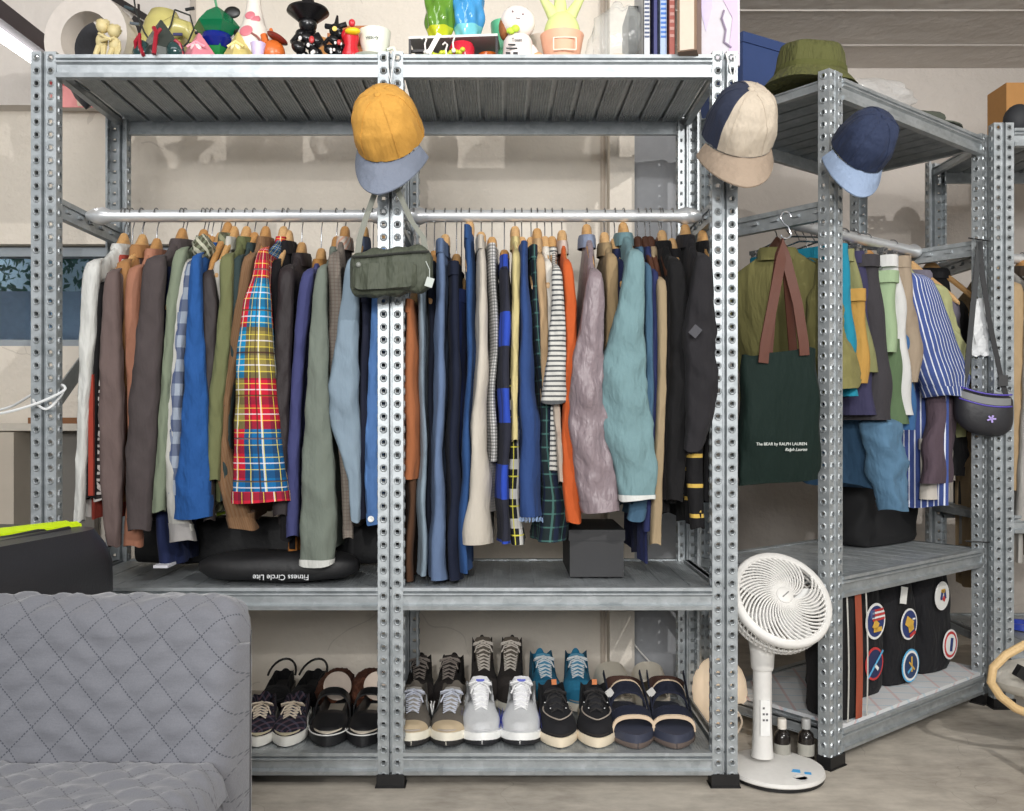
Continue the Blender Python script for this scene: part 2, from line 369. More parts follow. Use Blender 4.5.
def rack(fr, us, zs, label, rods=True, d_=DEP, ph=PH, back=True, name='shelving_rack', side=True):
    t = empty(name, label, 'shelving'); fr.place(t)
    pm = None
    for u in us:
        for v, flip in ((0, 0), (d_, 1)):
            if pm is None: p = post_mb(ph).build('post', ZN, t, 20); pm = p
            else: p = copyobj(pm, t)
            p.location = (u, v, 0); p.rotation_euler = (0, 0, PI if flip else 0)
            f = MB(); f.box((0, .014, .016), (PWD+.006, .04, .032)); f.box((0, .014, .001), (PWD+.012, .046, .004)); f.build('foot_cap', BLK, p)
    pr = beam_prof()
    for a, c in zip(us, us[1:]):
        x0, x1 = a+PWD/2, c-PWD/2
        for z in zs:
            b = MB(); b.loft([[Vector((x, y, z-.056+q)) for y, q in pr] for x in (x0, x1)]); b.build('front_beam', ZN, t, 20)
            b = MB(); b.loft([[Vector((x, d_-y, z-.056+q)) for y, q in pr] for x in (x1, x0)]); b.build('back_beam', ZN, t, 20)
            b = shelf_mb(x1-x0+.02, d_-.03); s_ = b.build('shelf_panel', ZN, t, 12); s_.location = ((x0+x1)/2, .015, z-.018)
    if side:
        for u in us:
            for z in zs:
                b = MB(); b.box((u, d_/2, z-.014), (.012, d_-.02, .024)); b.box((u, d_/2, z-.026), (.018, d_-.02, .003)); b.box((u, d_/2, z-.004), (.022, d_-.02, .004)); b.build('side_beam', ZN, t)
    if rods:
        zr = rods; rv = .21
        for u in us:
            b = MB()
            for q in (.018, -.018): b.box((u, d_/2, zr-.012+q), (.02, d_-.02, .013))
            b.box((u, d_/2, zr-.012), (.008, d_-.02, .03))
            for k in range(6): b.box((u, .05+k*.065, zr-.012), (.023, .02, .008))
            b.build('side_rail', ZN, t)
        for a, c in zip(us, us[1:]):
            b = MB(); L = [(a+.01, .010), (a+.03, .020), (a+.055, .024), (a+.075, .0165), (c-.075, .0165), (c-.055, .024), (c-.03, .020), (c-.01, .010)]
            b.loft([[Vector((x, rv+r*cos(k*PI/8), zr+r*sin(k*PI/8))) for k in range(16)] for x, r in L]); b.build('hanging_rod', plain((226, 228, 230), .28, .55), t)
    return t
ZT, ZM, ZB = 1.789, .488, .085
ROD = 1.443
U0, U1, U2 = X(43.5, 2.2), X(390.5, 2.2), X(725, 2.2)
rack(F1, [U0, U1, U2], [ZT, ZM, ZB], 'long galvanised steel shelving rack with two bays of hanging clothes and shoes below', ROD)
rack(F2, [-.02, .835], [1.785, .49, .09], 'galvanised corner shelving rack turned at an angle, right of the white fan', ROD+.012)
F3 = Frame(X(1004, 2.79), 2.79, 0)
rack(F3, [0, .85], [1.80, .60, .2], 'galvanised shelving rack cut off by the right edge of the picture', ROD-.01, ph=1.82)
# diagonal steel strap seen left of the clothes
b = MB(); p0 = Vector((X(56, 2.24), 2.24, Z(402, 2.24))); p1 = Vector((X(95, 2.6), 2.6, Z(348, 2.6)))
b.loft([[p+Vector((0, 0, q))+Vector((e, 0, 0)) for q, e in ((-.03, 0), (-.012, .004), (.012, .004), (.03, 0), (.03, -.004), (-.03, -.004))] for p in (p0, p1)])
tag(b.build('steel_brace', ZN), 'diagonal grey steel strap beside the leftmost white jacket', 'brace')
# ------------------------------------------------------------ hangers and garments
WOOD_H = [wood((214, 166, 108)), wood((198, 146, 88)), wood((222, 178, 124))]
WIRE = plain((170, 172, 175), .25, .9)
def sp(x, p): return math.copysign(abs(x)**p, x)
def hanger(fr, u, zn, label, zr, dark=False, metal=False, span=.19, yaw=0, rv=.21):
    t = empty('coat_hanger', label, 'hanger'); zn += .016; fr.place(t, u, rv, zn); t.rotation_euler = (0, 0, fr.ang+yaw)
    rings = []
    if metal:
        MB().tube([(0, -span, -.03), (0, -span*.5, -.012), (0, 0, 0), (0, span*.5, -.012), (0, span, -.03)], .003, 6).build('bar', WIRE, t)
        for y in (-span*.9, span*.9): MB().box((0, y, -.045), (.016, .012, .035)).box((.0, y, -.03), (.022, .02, .012)).build('clip', WIRE, t)
    else:
        for i in range(-8, 9):
            s = i/8; zc = -.020-.130*abs(s)**1.15; hh = .012+.014*math.exp(-(s/.16)**2); ht = .0075+.0065*math.exp(-(s/.22)**2)
            if abs(i) == 8: hh *= .5; ht *= .6
            rings.append([Vector((ht*sp(cos(2*PI*k/12), .8), s*span, zc+hh*sp(sin(2*PI*k/12), .8))) for k in range(12)])
        MB().loft(rings).build('bar', plain((74, 44, 30), .5) if dark else WOOD_H[int(abs(u)*977) % 3], t)
    rr = .0205; top = zr-zn
    pts = [(0, 0, .0), (0, 0, top-.030)]
    for k in range(-3, 9):
        a = -PI/2*.6+PI*k/8*1.05
        pts.append((0, rr*cos(a) if k > -1 else rr*cos(a)*(.5+k*.1), top+rr*sin(a)))
    pts = [(0, 0, 0), (0, .004, top-.034), (0, .014, top-.018)]+[(0, rr*cos(a), top+rr*sin(a)) for a in [(-.35+k*.32) for k in range(11)]]
    MB().tube(pts, .0016, 6).build('hook', WIRE, t)
    return t
HANG = []
def garment(fr, name, cat, label, short, rows, m, hem=None, cy=None, v=.03, kind='top', bm=None, hang=True, dark=False, metal=False, tmax=.036, cuff=None, cm=None, zr=ROD, depth=None, group=None, seed=None, wr=1.6, yaw=0, collar=True, capoff=0, vr=.21):
    rnd = random.Random(seed or hash_(label)); ph = rnd.random()*6.28; ph2 = rnd.random()*6.28
    L = []
    for y, xl, xr in rows:
        ul, z1 = fr.uz(xl, y, v); ur, z2 = fr.uz(xr, y, v); L.append(((z1+z2)/2, ul, ur))
    ztop, zbot = L[0][0], L[-1][0]
    uc0 = (L[0][1]+L[0][2])/2
    zhem = Z(hem, fr.w(uc0, v+.05).y) if hem else zbot
    zn = Z(cy, fr.w(uc0, vr).y) if cy else ztop+.03
    t = empty(name, label, cat, group=group); fr.place(t, uc0, vr, 0)
    def LP(u, vv, z): return Vector((u-uc0, vv-vr, z))
    bm = bm or m
    if kind == 'top':
        # body
        rings = []; zs = ztop-.005; n = 28
        vf0, vb0 = v+.035, (depth or .395)
        lev = [zhem+(zs-zhem)*k/16 for k in range(17)]+[zs+(zn-.008-zs)*k/4 for k in range(1, 5)]
        for z in lev:
            a, c_ = interp(L, z); ucz = (a+c_)/2; ht = max(min((c_-a)*.38, tmax/2), .008)
            k = 0 if z <= zs else (z-zs)/max(zn-.008-zs, 1e-4)
            fade = max(0, min(1, (z-zhem)/max(zs-zhem, .01)))
            vf = vf0+(vr-.055-vf0)*k**.8; vb = vb0+(vr+.055-vb0)*k**.8
            vc, hv = (vf+vb)/2, (vb-vf)/2; ht *= (1-.25*k)
            ring = []
            for i in range(n):
                th = 2*PI*i/n; vv = vc+hv*sp(cos(th), .7)
                fo = .007*sin(vv*52+ph+z*3)*(1-fade*.75)+.004*sin(vv*110+ph2)*(1-fade)
                ring.append(LP(ucz+ht*sp(sin(th), .7)+fo, vv, z+(.008*sin(vv*30+ph) if z == lev[0] else 0)))
            rings.append(ring)
        bo = MB().loft(rings).build('body', bm, t, 50)
        # sleeve
        N = 46; rings = []; n = 24
        for j in range(N+1):
            z = ztop+(zbot-ztop)*j/N; a, c_ = interp(L, z); w_ = (c_-a)/2; uc = (a+c_)/2; s = j/N
            rd = max(.018, min(.05, w_*.9)); k = 1
            if j == 0: k = .80
            if j == 1: k = .93
            wob = wr*(.5+.5*abs(sin(s*3.1)))*min(1, s*6)
            ring = []
            for i in range(n):
                th = 2*PI*i/n; g = k*(1+wob*(.15*(.5-abs(sin(th*1.0+z*21+ph)))+.11*(.5-abs(sin(th*1.5-z*33+ph2)))+.07*(.5-abs(sin(th*2.5+z*64+ph)))))
                g2 = k+(g-k)*.3; g3 = g+.05*wr*k*sin(th*5+ph)*min(1, s*4)
                ring.append(LP(uc+w_*g2*sp(cos(th), .7), v+rd+(.02*(1-k))+rd*g3*sp(sin(th), .75), z+.0035*sin(th*2+ph)*(j == N)))
            rings.append(ring)
        cen = sum(rings[0], Vector())/n
        pre = [[cen+(p-cen)*.25+Vector((0, .05, .022)) for p in rings[0]], [cen+(p-cen)*.62+Vector((0, .022, .013)) for p in rings[0]]]
        ce = sum(rings[-1], Vector())/n
        post = [[ce+(p-ce)*.86 for p in rings[-1]], [ce+(p-ce)*.82+Vector((0, 0, .04)) for p in rings[-1]]]
        MB().loft(pre+rings+post).build('sleeve', m, t, 60)
        if cuff is None and name not in ('striped_tee',): cuff = .03
        if cuff:
            hgt = cuff; rr = rings[-1]; k = max(1, int(round(hgt/((ztop-zbot)/N)))); src = rings[-1-k:] if k < N else rings
            out = []
            for r_ in src:
                c0 = sum(r_, Vector())/n; out.append([c0+(p-c0)*1.05+Vector((0, 0, -.002)) for p in r_])
            c0 = sum(out[-1], Vector())/n; out.append([c0+(p-c0)*.9 for p in out[-1]])
            MB().loft(out, True, False, False).build('cuff', m if (cm is None or capoff) else cm, t, 60)
        if collar:
            tt = max(.012, min(.024, (L[0][2]-L[0][1])*.55)); uc = uc0; rings = []
            for z, kk in ((zn-.03, 1.15), (zn-.004, 1.1), (zn+.006, .98), (zn+.004, .85), (zn-.012, .8)):
                rings.append([LP(uc+tt*kk*cos(2*PI*i/20), vr+.058*kk*sin(2*PI*i/20), z+.007*sin(2*PI*i/20)) for i in range(20)])
            MB().loft(rings, True, False, True).build('collar', cm if (cm and capoff) else bm, t, 60)
    else:
        rings = []; n = 28; N = 26
        vb0 = depth or .34
        for j in range(N+1):
            z = ztop+(zbot-ztop)*j/N; a, c_ = interp(L, z); w_ = (c_-a)/2; uc = (a+c_)/2; s = j/N
            vc, hv = (v+vb0)/2, (vb0-v)/2*(1-.06*s)
            ring = []
            for i in range(n):
                th = 2*PI*i/n; vv = vc+hv*sp(cos(th), .75)
                fo = (.006*sin(vv*60+ph+z*4)+.004*sin(z*23+ph2))*(.3+.7*s)
                ring.append(LP(uc+w_*sp(sin(th), .65)*(1+.06*wr*sin(z*48+ph+vv*30))+fo, vv+.004*sin(z*33+ph2), z))
            rings.append(ring)
        ce = sum(rings[-1], Vector())/n
        post = [[ce+Vector(((p-ce).x*.75, (p-ce).y*.95, 0)) for p in rings[-1]], [ce+Vector(((p-ce).x*.65, (p-ce).y*.93, .03)) for p in rings[-1]]]
        MB().loft(rings+post).build('trouser_leg' if kind == 'pants' else 'skirt_panel', m, t, 60)
        out = []
        for r_, dz in ((rings[0], .004), (rings[0], -.03)):
            c0 = sum(r_, Vector())/n; out.append([c0+Vector(((p-c0).x*1.12, (p-c0).y*1.02, dz)) for p in r_])
        MB().loft(out).build('waistband', bm, t, 60)
        zn = ztop+.028
    if hang:
        hanger(fr, uc0, zn+.016 if kind == 'top' else zn+.006, ('metal clip hanger holding the ' if metal else 'wooden coat hanger holding the ')+short, zr, dark, metal, span=.15 if kind == 'top' else .14, yaw=yaw, rv=vr)
    return t
def hash_(s):
    h = 7
    for ch in s: h = (h*31+ord(ch)) % 99991
    return h
def J(rows, c, name, cat, label, short, **k): return garment(F1, name, cat, label, short, rows, c if not isinstance(c, tuple) else fab(c), **k)
def rib(c, d, ax='u', per=.006): return fab(c, ((ax, per, .4, 0, d, .6),))
# ---- first bay
J([(262, 82, 98), (290, 79, 95), (340, 77, 92), (400, 76, 87), (460, 74, 84), (521, 72, 80)], fab((222, 222, 216), fold=.7, rough=.5, shine=.2), 'windbreaker_jacket', 'jacket', 'thin white windbreaker, first garment from the left on the long rail', 'thin white windbreaker', hem=516, cy=247, v=.01)
J([(285, 91, 104), (330, 88, 100), (400, 85, 97), (460, 83, 96), (498, 84, 95)], fab((24, 22, 24), (('v', .016, .5, 0, (235, 235, 230), .0),)), 'track_jacket', 'jacket', 'black jacket with red shoulders and a white chequered sleeve tape', 'black and red jacket', hem=520, cy=258, v=.03, bm=fab((186, 66, 50)))
J([(300, 97, 112), (350, 93, 106), (400, 90, 104), (450, 88, 103), (500, 92, 104)], fab((52, 44, 44), (('v', .017, .4, 0, (206, 198, 192), .85), ('d', .043, .2, 0, (206, 198, 192), .8))), 'knit_sweater', 'sweater', 'dark sweater with zigzag white stripes behind the mauve brown sweatshirt', 'zigzag striped sweater', hem=495, cy=262, v=.04)
J([(272, 103, 116), (330, 98, 117), (400, 95, 120), (460, 96, 120), (520, 100, 118), (546, 106, 116)], fab((118, 98, 94)), 'sweatshirt', 'sweatshirt', 'faded mauve brown sweatshirt with a long heavy sleeve beside the zigzag sweater', 'mauve brown sweatshirt', hem=500, cy=256, v=.01)
J([(262, 113, 128), (300, 117, 129), (350, 116, 127), (420, 115, 125), (500, 116, 124)], fab((186, 128, 72)), 'sweatshirt', 'sweatshirt', 'camel brown sweatshirt between the mauve brown sleeve and the salmon jacket', 'camel brown sweatshirt', hem=512, cy=248, v=.07)
J([(268, 125, 140), (310, 122, 138), (370, 124, 136), (440, 126, 138), (500, 124, 139), (546, 121, 139)], fab((188, 122, 92), rough=.7), 'jacket', 'jacket', 'salmon tan jacket hanging between the camel sweatshirt and the big charcoal coat', 'salmon tan jacket', hem=500, cy=252, v=.05)
J([(258, 141, 163), (300, 137, 160), (350, 131, 158), (400, 125, 155), (450, 122, 152), (500, 122, 148), (530, 126, 146)], fab((84, 74, 74)), 'overcoat', 'coat', 'big charcoal brown coat with a wide flaring sleeve near the left end', 'charcoal brown coat', hem=525, cy=242, v=.0)
J([(268, 160, 173), (320, 156, 169), (400, 152, 166), (480, 153, 171), (540, 153, 171), (567, 153, 171)], fab((34, 46, 92)), 'trousers', 'trousers', 'long dark navy trousers with a white hem, lower end below the sage shirt', 'dark navy trousers with white hem', kind='pants', v=.07, bm=fab((30, 40, 80)))
J([(250, 172, 185), (300, 165, 176), (350, 162, 172), (400, 158, 168), (450, 155, 165), (511, 150, 162)], fab((136, 148, 122)), 'overshirt', 'shirt', 'sage green overshirt right of the charcoal brown coat', 'sage green overshirt', hem=505, cy=243, v=.02)
J([(262, 178, 190), (300, 171, 183), (350, 166, 177), (400, 163, 173), (460, 163, 173), (510, 165, 185), (541, 167, 192)], fab((206, 204, 196)), 'sweatshirt', 'sweatshirt', 'cream white sweatshirt with a curled grey cuff at its lower end', 'cream white sweatshirt', hem=500, cy=248, v=.03, cuff=.04, cm=fab((176, 172, 170)))
J([(262, 183, 195), (310, 176, 188), (350, 172, 183), (420, 168, 180), (494, 167, 178)], fab((176, 188, 206), (('u', .05, .5, 0, (40, 58, 100), .55), ('v', .06, .5, 0, (34, 50, 92), .65))), 'flannel_shirt', 'shirt', 'navy and pale blue block check flannel shirt beside the royal blue shirt', 'block check flannel shirt', hem=490, cy=250, v=.03)
J([(256, 189, 199), (300, 186, 200), (350, 183, 202), (400, 180, 205), (450, 176, 206), (490, 171, 208), (518, 171, 207)], fab((32, 92, 172), fold=.9), 'workwear_shirt', 'shirt', 'royal blue shirt with a wide buttoned cuff', 'royal blue shirt', hem=500, cy=246, v=.0, cuff=.05)
J([(272, 200, 212), (300, 198, 216), (350, 200, 215), (410, 203, 214), (480, 203, 212), (520, 202, 212)], fab((62, 54, 54), rough=.6), 'bomber_jacket', 'jacket', 'dark brown bomber jacket with a camouflage hood right of the royal blue shirt', 'dark brown bomber jacket', hem=515, cy=236, v=.03, bm=fab((104, 108, 84), (('d', .03, .5, 0, (70, 66, 50), .8), ('e', .04, .4, 0, (150, 150, 120), .6))))
J([(262, 212, 221), (300, 211, 220), (340, 211, 218), (400, 209, 216), (470, 207, 214)], fab((214, 210, 198)), 'shirt', 'shirt', 'narrow off white shirt seen between the bomber jacket and the olive jacket', 'narrow off white shirt', hem=470, cy=240, v=.06)
J([(256, 218, 232), (300, 218, 231), (350, 213, 228), (400, 207, 222), (440, 205, 220), (480, 207, 218)], fab((120, 124, 78)), 'field_jacket', 'jacket', 'olive green jacket with a lime neck tape left of the teal shirt', 'olive green jacket', hem=500, cy=240, v=.02, bm=fab((110, 116, 70)))
J([(258, 231, 241), (300, 231, 240), (350, 226, 236), (420, 221, 230), (500, 219, 230)], fab((52, 70, 70)), 'shirt', 'shirt', 'dark teal shirt between the olive jacket and the brown corduroy shirt', 'dark teal shirt', hem=505, cy=246, v=.04)
J([(256, 241, 254), (300, 235, 246), (350, 225, 238), (400, 214, 230), (440, 211, 228), (480, 215, 236), (529, 226, 254)], rib((146, 108, 74), (112, 78, 50)), 'corduroy_shirt', 'shirt', 'brown corduroy shirt with its ribbed sleeve hanging behind the tartan shirt', 'brown corduroy shirt', hem=520, cy=240, v=.035)
J([(250, 255, 267), (275, 251, 267), (300, 241, 268), (350, 233, 270), (400, 231, 274), (450, 229, 279), (502, 228, 285)], patchwork(), 'patchwork_shirt', 'shirt', 'bright red, turquoise and olive patchwork tartan shirt', 'patchwork tartan shirt', hem=500, cy=240, v=-.02, wr=.6)
J([(262, 267, 280), (320, 268, 279), (400, 272, 282), (470, 278, 290), (540, 279, 290)], fab((24, 22, 26)), 'hoodie', 'hoodie', 'black hoodie hanging directly behind the patchwork tartan shirt', 'black hoodie behind the tartan shirt', hem=548, cy=244, v=.05)
J([(268, 277, 293), (300, 276, 292), (350, 272, 290), (400, 271, 288), (460, 271, 286), (515, 272, 286)], fab((50, 42, 44), rough=.6), 'wool_jacket', 'jacket', 'very dark brown jacket right of the patchwork tartan shirt', 'very dark brown jacket', hem=525, cy=256, v=.02)
J([(272, 300, 314), (300, 296, 310), (350, 292, 304), (400, 289, 301), (450, 286, 299), (500, 285, 298), (536, 285, 297)], fab((70, 74, 130)), 'sweatshirt', 'sweatshirt', 'indigo blue sweatshirt with a tan collar above it', 'indigo sweatshirt', hem=520, cy=262, v=.03, cm=fab((190, 130, 62)), capoff=1)
J([(520, 287, 296), (540, 287, 296), (558, 287, 296)], fab((200, 120, 44)), 'cotton_shirt', 'shirt', 'orange brown shirt of which a strip shows below the indigo sweatshirt', 'orange brown shirt', hem=556, cy=300, v=.10, hang=False, collar=False)
J([(268, 315, 326), (300, 311, 326), (350, 307, 327), (400, 304, 327), (450, 300, 331), (500, 298, 334), (540, 297, 334), (566, 297, 331)], fab((122, 132, 120)), 'chore_jacket', 'jacket', 'long grey green overshirt with a white edged hem in front of the printed bag', 'long grey green overshirt', hem=556, cy=250, v=-.01, cuff=.012, cm=fab((225, 226, 220)), tmax=.05)
J([(255, 326, 340), (300, 328, 342), (350, 327, 341), (400, 331, 343), (440, 337, 350), (500, 341, 352), (538, 342, 352)], fab((140, 130, 118), (('u', .009, .3, 0, (110, 96, 88), .7), ('v', .009, .3, 0, (100, 90, 84), .7))), 'tweed_shirt', 'shirt', 'greige tweed shirt with a cream printed collar beside the light blue jacket', 'greige tweed shirt', hem=530, cy=240, v=.035, cm=fab((224, 208, 190), (('d', .02, .4, 0, (190, 120, 90), .6),)), capoff=1)
J([(260, 345, 357), (300, 340, 358), (350, 332, 357), (385, 326, 357), (415, 325, 358), (440, 334, 359), (480, 347, 360), (521, 350, 359)], fab((138, 160, 178)), 'work_jacket', 'jacket', 'light blue grey jacket bulging out left of the bright blue shirt', 'light blue grey jacket', hem=515, cy=240, v=.0, bm=fab((78, 92, 118)))
J([(290, 357, 369), (340, 359, 369), (400, 358, 367), (480, 356, 366), (520, 355, 365)], fab((36, 40, 62)), 'jeans', 'trousers', 'dark navy jeans between the light blue jacket and the bright blue shirt', 'dark navy jeans by the blue jacket', kind='pants', v=.03)
J([(270, 372, 384), (320, 370, 383), (360, 368, 380), (400, 366, 381), (450, 363, 382), (500, 364, 383), (524, 366, 383)], fab((92, 142, 214), fold=1.0), 'denim_shirt', 'shirt', 'bright light blue shirt with a white cuff button next to the centre post', 'bright light blue shirt', hem=500, cy=246, v=.04)
# small details carried by particular garments (parts)
def part_of(label_start):
    for o in C.objects:
        if o.parent is None and o.get('label', '').startswith(label_start): return o
def attach(o, host):
    o.location = o.location-host.location; o.parent = host; o.rotation_euler = (0, 0, 0)
h = part_of('bright light blue shirt with'); b = MB(); p = Vector((X(371, 2.235), 2.235, Z(519, 2.235)))-h.location
b.lathe([(.0075, 0), (.008, .002), (.006, .003), (.004, .0022), (0, .0022)], p, 16, R3(PI/2)); b.build('button', plain((240, 240, 236), .3), h)
h = part_of('black jacket with red'); b = MB()
for k in range(6):
    for q in (0, 1):
        p = Vector((X(91+(k % 2)*2.2-k*.6, 2.226)+.004*q, 2.226, Z(299+k*6, 2.226)-(.008 if q else 0)))-h.location; b.box(p, (.006, .006, .008))
b.build('chequered_tape', plain((232, 232, 228), .7), h)
b = MB(); b.box(Vector((X(91, 2.226), 2.228, Z(435, 2.222)))-h.location, (.012, .008, .30)); b.build('sleeve_panel', fab((182, 60, 42)), h)
h = part_of('long dark navy trousers'); b = MB(); b.box(Vector((X(162, 2.266), 2.27+.13, Z(566, 2.266)))-h.location, (.036, .29, .007)); b.build('hem_tape', plain((214, 214, 220), .8), h)
h = part_of('olive green jacket with a lime'); b = MB(); b.tube([Vector((X(224+dx, 2.30), 2.30+dy, Z(264, 2.3)))-h.location for dx, dy in ((-5, .02), (-3, -.015), (1, -.022), (6, -.015), (8, .02))], .0055); b.build('neck_tape', plain((196, 206, 60), .6), h)
h = part_of('dark brown bomber'); b = MB()
b.ell(Vector((X(204, 2.3), 2.30, Z(249, 2.3)))-h.location, (.026, .05, .034), f=lambda d: 1+.14*sin(d.x*9+d.z*7)); b.build('hood', fab((126, 132, 104), (('d', .02, .5, 0, (60, 56, 42), .8), ('e', .031, .4, 0, (198, 196, 176), .7)), fold=1), h, 60)
# ---- second bay
den = lambda c: fab(c, (('d', .0022, .5, 0, tuple(int(x*.8) for x in c), .5),), fold=.6)
J([(300, 404, 412), (350, 403, 418), (400, 402, 420), (480, 402, 420)], fab((184, 104, 58)), 'trousers', 'trousers', 'rust orange trousers just right of the centre post', 'rust orange trousers', kind='pants', v=.02)
J([(330, 404, 412), (420, 404, 416), (500, 403, 415), (560, 402, 413), (583, 402, 411)], fab((96, 62, 40)), 'suede_trousers', 'trousers', 'long dark brown trousers hanging below the rust orange pair', 'long dark brown trousers', kind='pants', v=.05)
J([(262, 416, 425), (330, 417, 425), (400, 419, 426), (480, 417, 427), (577, 415, 425)], fab((146, 166, 182)), 'trousers', 'trousers', 'pale grey blue narrow trousers right of the rust orange pair', 'pale grey blue trousers', kind='pants', v=.03)
J([(262, 425, 436), (340, 425, 436), (450, 424, 434), (560, 424, 434)], fab((22, 28, 46)), 'trousers', 'trousers', 'near black navy trousers between the pale pair and the faded blue jeans', 'near black navy trousers', kind='pants', v=.07)
J([(240, 435, 446), (300, 434, 446), (350, 433, 446), (400, 431, 445), (450, 431, 443), (500, 428, 443), (550, 427, 446), (582, 426, 448)], den((104, 128, 168)), 'jeans', 'trousers', 'faded mid blue jeans with a turned up hem, first jeans right of the centre post', 'faded mid blue jeans', kind='pants', v=.01)
J([(262, 447, 459), (350, 448, 461), (450, 445, 460), (520, 445, 460), (582, 446, 461)], fab((24, 32, 56)), 'jeans', 'trousers', 'very dark indigo jeans right of the faded mid blue pair', 'very dark indigo jeans', kind='pants', v=.02)
J([(226, 463, 471), (260, 464, 474), (300, 466, 475), (350, 466, 475), (400, 465, 474), (450, 461, 474), (520, 459, 470), (575, 458, 468)], den((46, 88, 150)), 'jeans', 'trousers', 'bright blue jeans with the highest waistband, beside the cream trousers', 'bright blue high hung jeans', kind='pants', v=.015)
J([(290, 452, 466), (400, 452, 466), (500, 452, 463), (565, 452, 462)], den((30, 46, 96)), 'jeans', 'trousers', 'deep navy jeans half hidden behind the bright blue pair', 'deep navy jeans', kind='pants', v=.06)
J([(236, 475, 484), (300, 476, 489), (350, 474, 488), (400, 470, 488), (450, 467, 487), (500, 463, 491), (546, 458, 494)], fab((216, 206, 190)), 'trousers', 'trousers', 'cream trousers flaring toward the hem', 'cream flared trousers', kind='pants', v=-.005)
J([(244, 486, 497), (300, 489, 499), (350, 489, 498), (380, 486, 497), (462, 485, 496)], fab((232, 230, 226), (('u', .008, .5, 0, (50, 50, 56), .55), ('v', .008, .5, 0, (50, 50, 56), .55))), 'gingham_trousers', 'trousers', 'black and white gingham trousers right of the cream flared trousers', 'gingham trousers', kind='pants', v=.025)
J([(400, 486, 496), (460, 487, 496), (512, 487, 497)], fab((176, 172, 166), (('u', .007, .5, 0, (130, 126, 124), .6), ('v', .007, .4, 0, (120, 118, 116), .6))), 'check_shorts', 'trousers', 'grey houndstooth cloth hanging below the gingham trousers', 'grey houndstooth cloth', kind='skirt', v=.06, hang=False)
J([(256, 500, 510), (300, 499, 512), (350, 498, 512), (400, 498, 511), (460, 498, 510), (545, 497, 508)], fab((44, 46, 62), (('v', .19, .45, .03, (40, 72, 176), .85), ('u', .04, .2, 0, (20, 22, 36), .5))), 'flannel_trousers', 'trousers', 'dark trousers with broad royal blue bands beside the yellow shirt', 'blue banded flannel trousers', kind='pants', v=.0)
J([(380, 504, 520), (440, 504, 520), (500, 505, 522), (546, 505, 524)], fab((36, 38, 44), (('u', .055, .28, 0, (224, 222, 216), .75), ('v', .075, .34, 0, (224, 222, 216), .75), ('v', .075, .05, .02, (214, 206, 80), .9), ('u', .055, .05, .03, (214, 206, 80), .8))), 'plaid_skirt', 'skirt', 'black and white plaid skirt with thin yellow lines beside the frayed jeans', 'black and white plaid skirt', kind='skirt', v=.05, hang=False)
J([(252, 512, 521), (300, 512, 520), (350, 511, 519), (400, 511, 518), (440, 512, 518)], fab((232, 212, 140)), 'shirt', 'shirt', 'pale yellow shirt between the blue banded trousers and the frayed jeans', 'pale yellow shirt', hem=430, cy=240, v=.02)
J([(242, 520, 528), (300, 518, 531), (350, 518, 534), (400, 517, 538), (450, 518, 541), (500, 519, 543), (518, 519, 543)], den((46, 78, 142)), 'jeans', 'trousers', 'strong blue jeans with a frayed hem in the middle of the second bay', 'blue jeans with frayed hem', kind='pants', v=-.0)
J([(246, 529, 538), (300, 530, 540), (350, 534, 546), (420, 538, 556), (500, 538, 568), (543, 534, 570)], fab((28, 44, 48), (('u', .03, .12, 0, (70, 110, 104), .7), ('v', .034, .12, 0, (70, 110, 104), .7), ('u', .03, .4, .015, (22, 28, 60), .6))), 'plaid_trousers', 'trousers', 'dark green and navy plaid trousers behind the striped shirt', 'dark green plaid trousers', kind='pants', v=.05)
J([(256, 535, 545), (300, 538, 548), (350, 540, 549), (400, 541, 549)], fab((206, 168, 122)), 'cardigan', 'cardigan', 'camel tan shirt left of the white shirt and the striped shirt', 'camel tan shirt', hem=390, cy=242, v=.05)
J([(262, 543, 553), (300, 547, 554), (350, 546, 553), (400, 545, 552)], fab((232, 226, 214)), 'shirt', 'shirt', 'plain white shirt directly left of the black and white striped shirt', 'plain white shirt', hem=400, cy=250, v=.06)
J([(268, 552, 562), (300, 552, 565), (350, 548, 567), (380, 544, 567), (403, 541, 567)], fab((222, 220, 212), (('v', .0125, .38, 0, (48, 52, 58), .9),)), 'striped_tee', 'shirt', 'black and white striped long shirt left of the orange shirt', 'black and white striped shirt', hem=470, cy=250, v=.005)
J([(400, 552, 560), (440, 556, 563), (482, 559, 566)], fab((196, 178, 160)), 'linen_shirt', 'shirt', 'beige sleeve hanging out below the black and white striped shirt', 'beige shirt under stripes', hem=470, cy=300, v=.03, hang=False, collar=False)
J([(262, 562, 573), (300, 565, 577), (350, 566, 578), (400, 563, 576), (450, 562, 577), (490, 563, 581), (522, 567, 582)], fab((224, 92, 32)), 'orange_shirt', 'shirt', 'bright orange shirt with a pale pink collar', 'bright orange shirt', hem=515, cy=244, v=.02, cm=fab((226, 200, 186)), capoff=1)
J([(272, 588, 604), (310, 583, 606), (350, 575, 605), (400, 569, 608), (440, 571, 611), (480, 576, 619), (512, 583, 622)], fab((150, 132, 138), fold=1.0, rough=.42, shine=.2, wst=.0), 'puffer_jacket', 'jacket', 'shiny mauve padded jacket with a blue grey collar', 'shiny mauve padded jacket', hem=505, cy=238, v=-.02, cm=fab((142, 156, 186)), capoff=1, wr=2.0, tmax=.05)
J([(256, 606, 619), (300, 607, 619), (350, 606, 616), (440, 606, 616)], fab((170, 142, 100)), 'khaki_shirt', 'shirt', 'khaki shirt between the mauve padded jacket and the teal jacket', 'khaki shirt', hem=440, cy=246, v=.04)
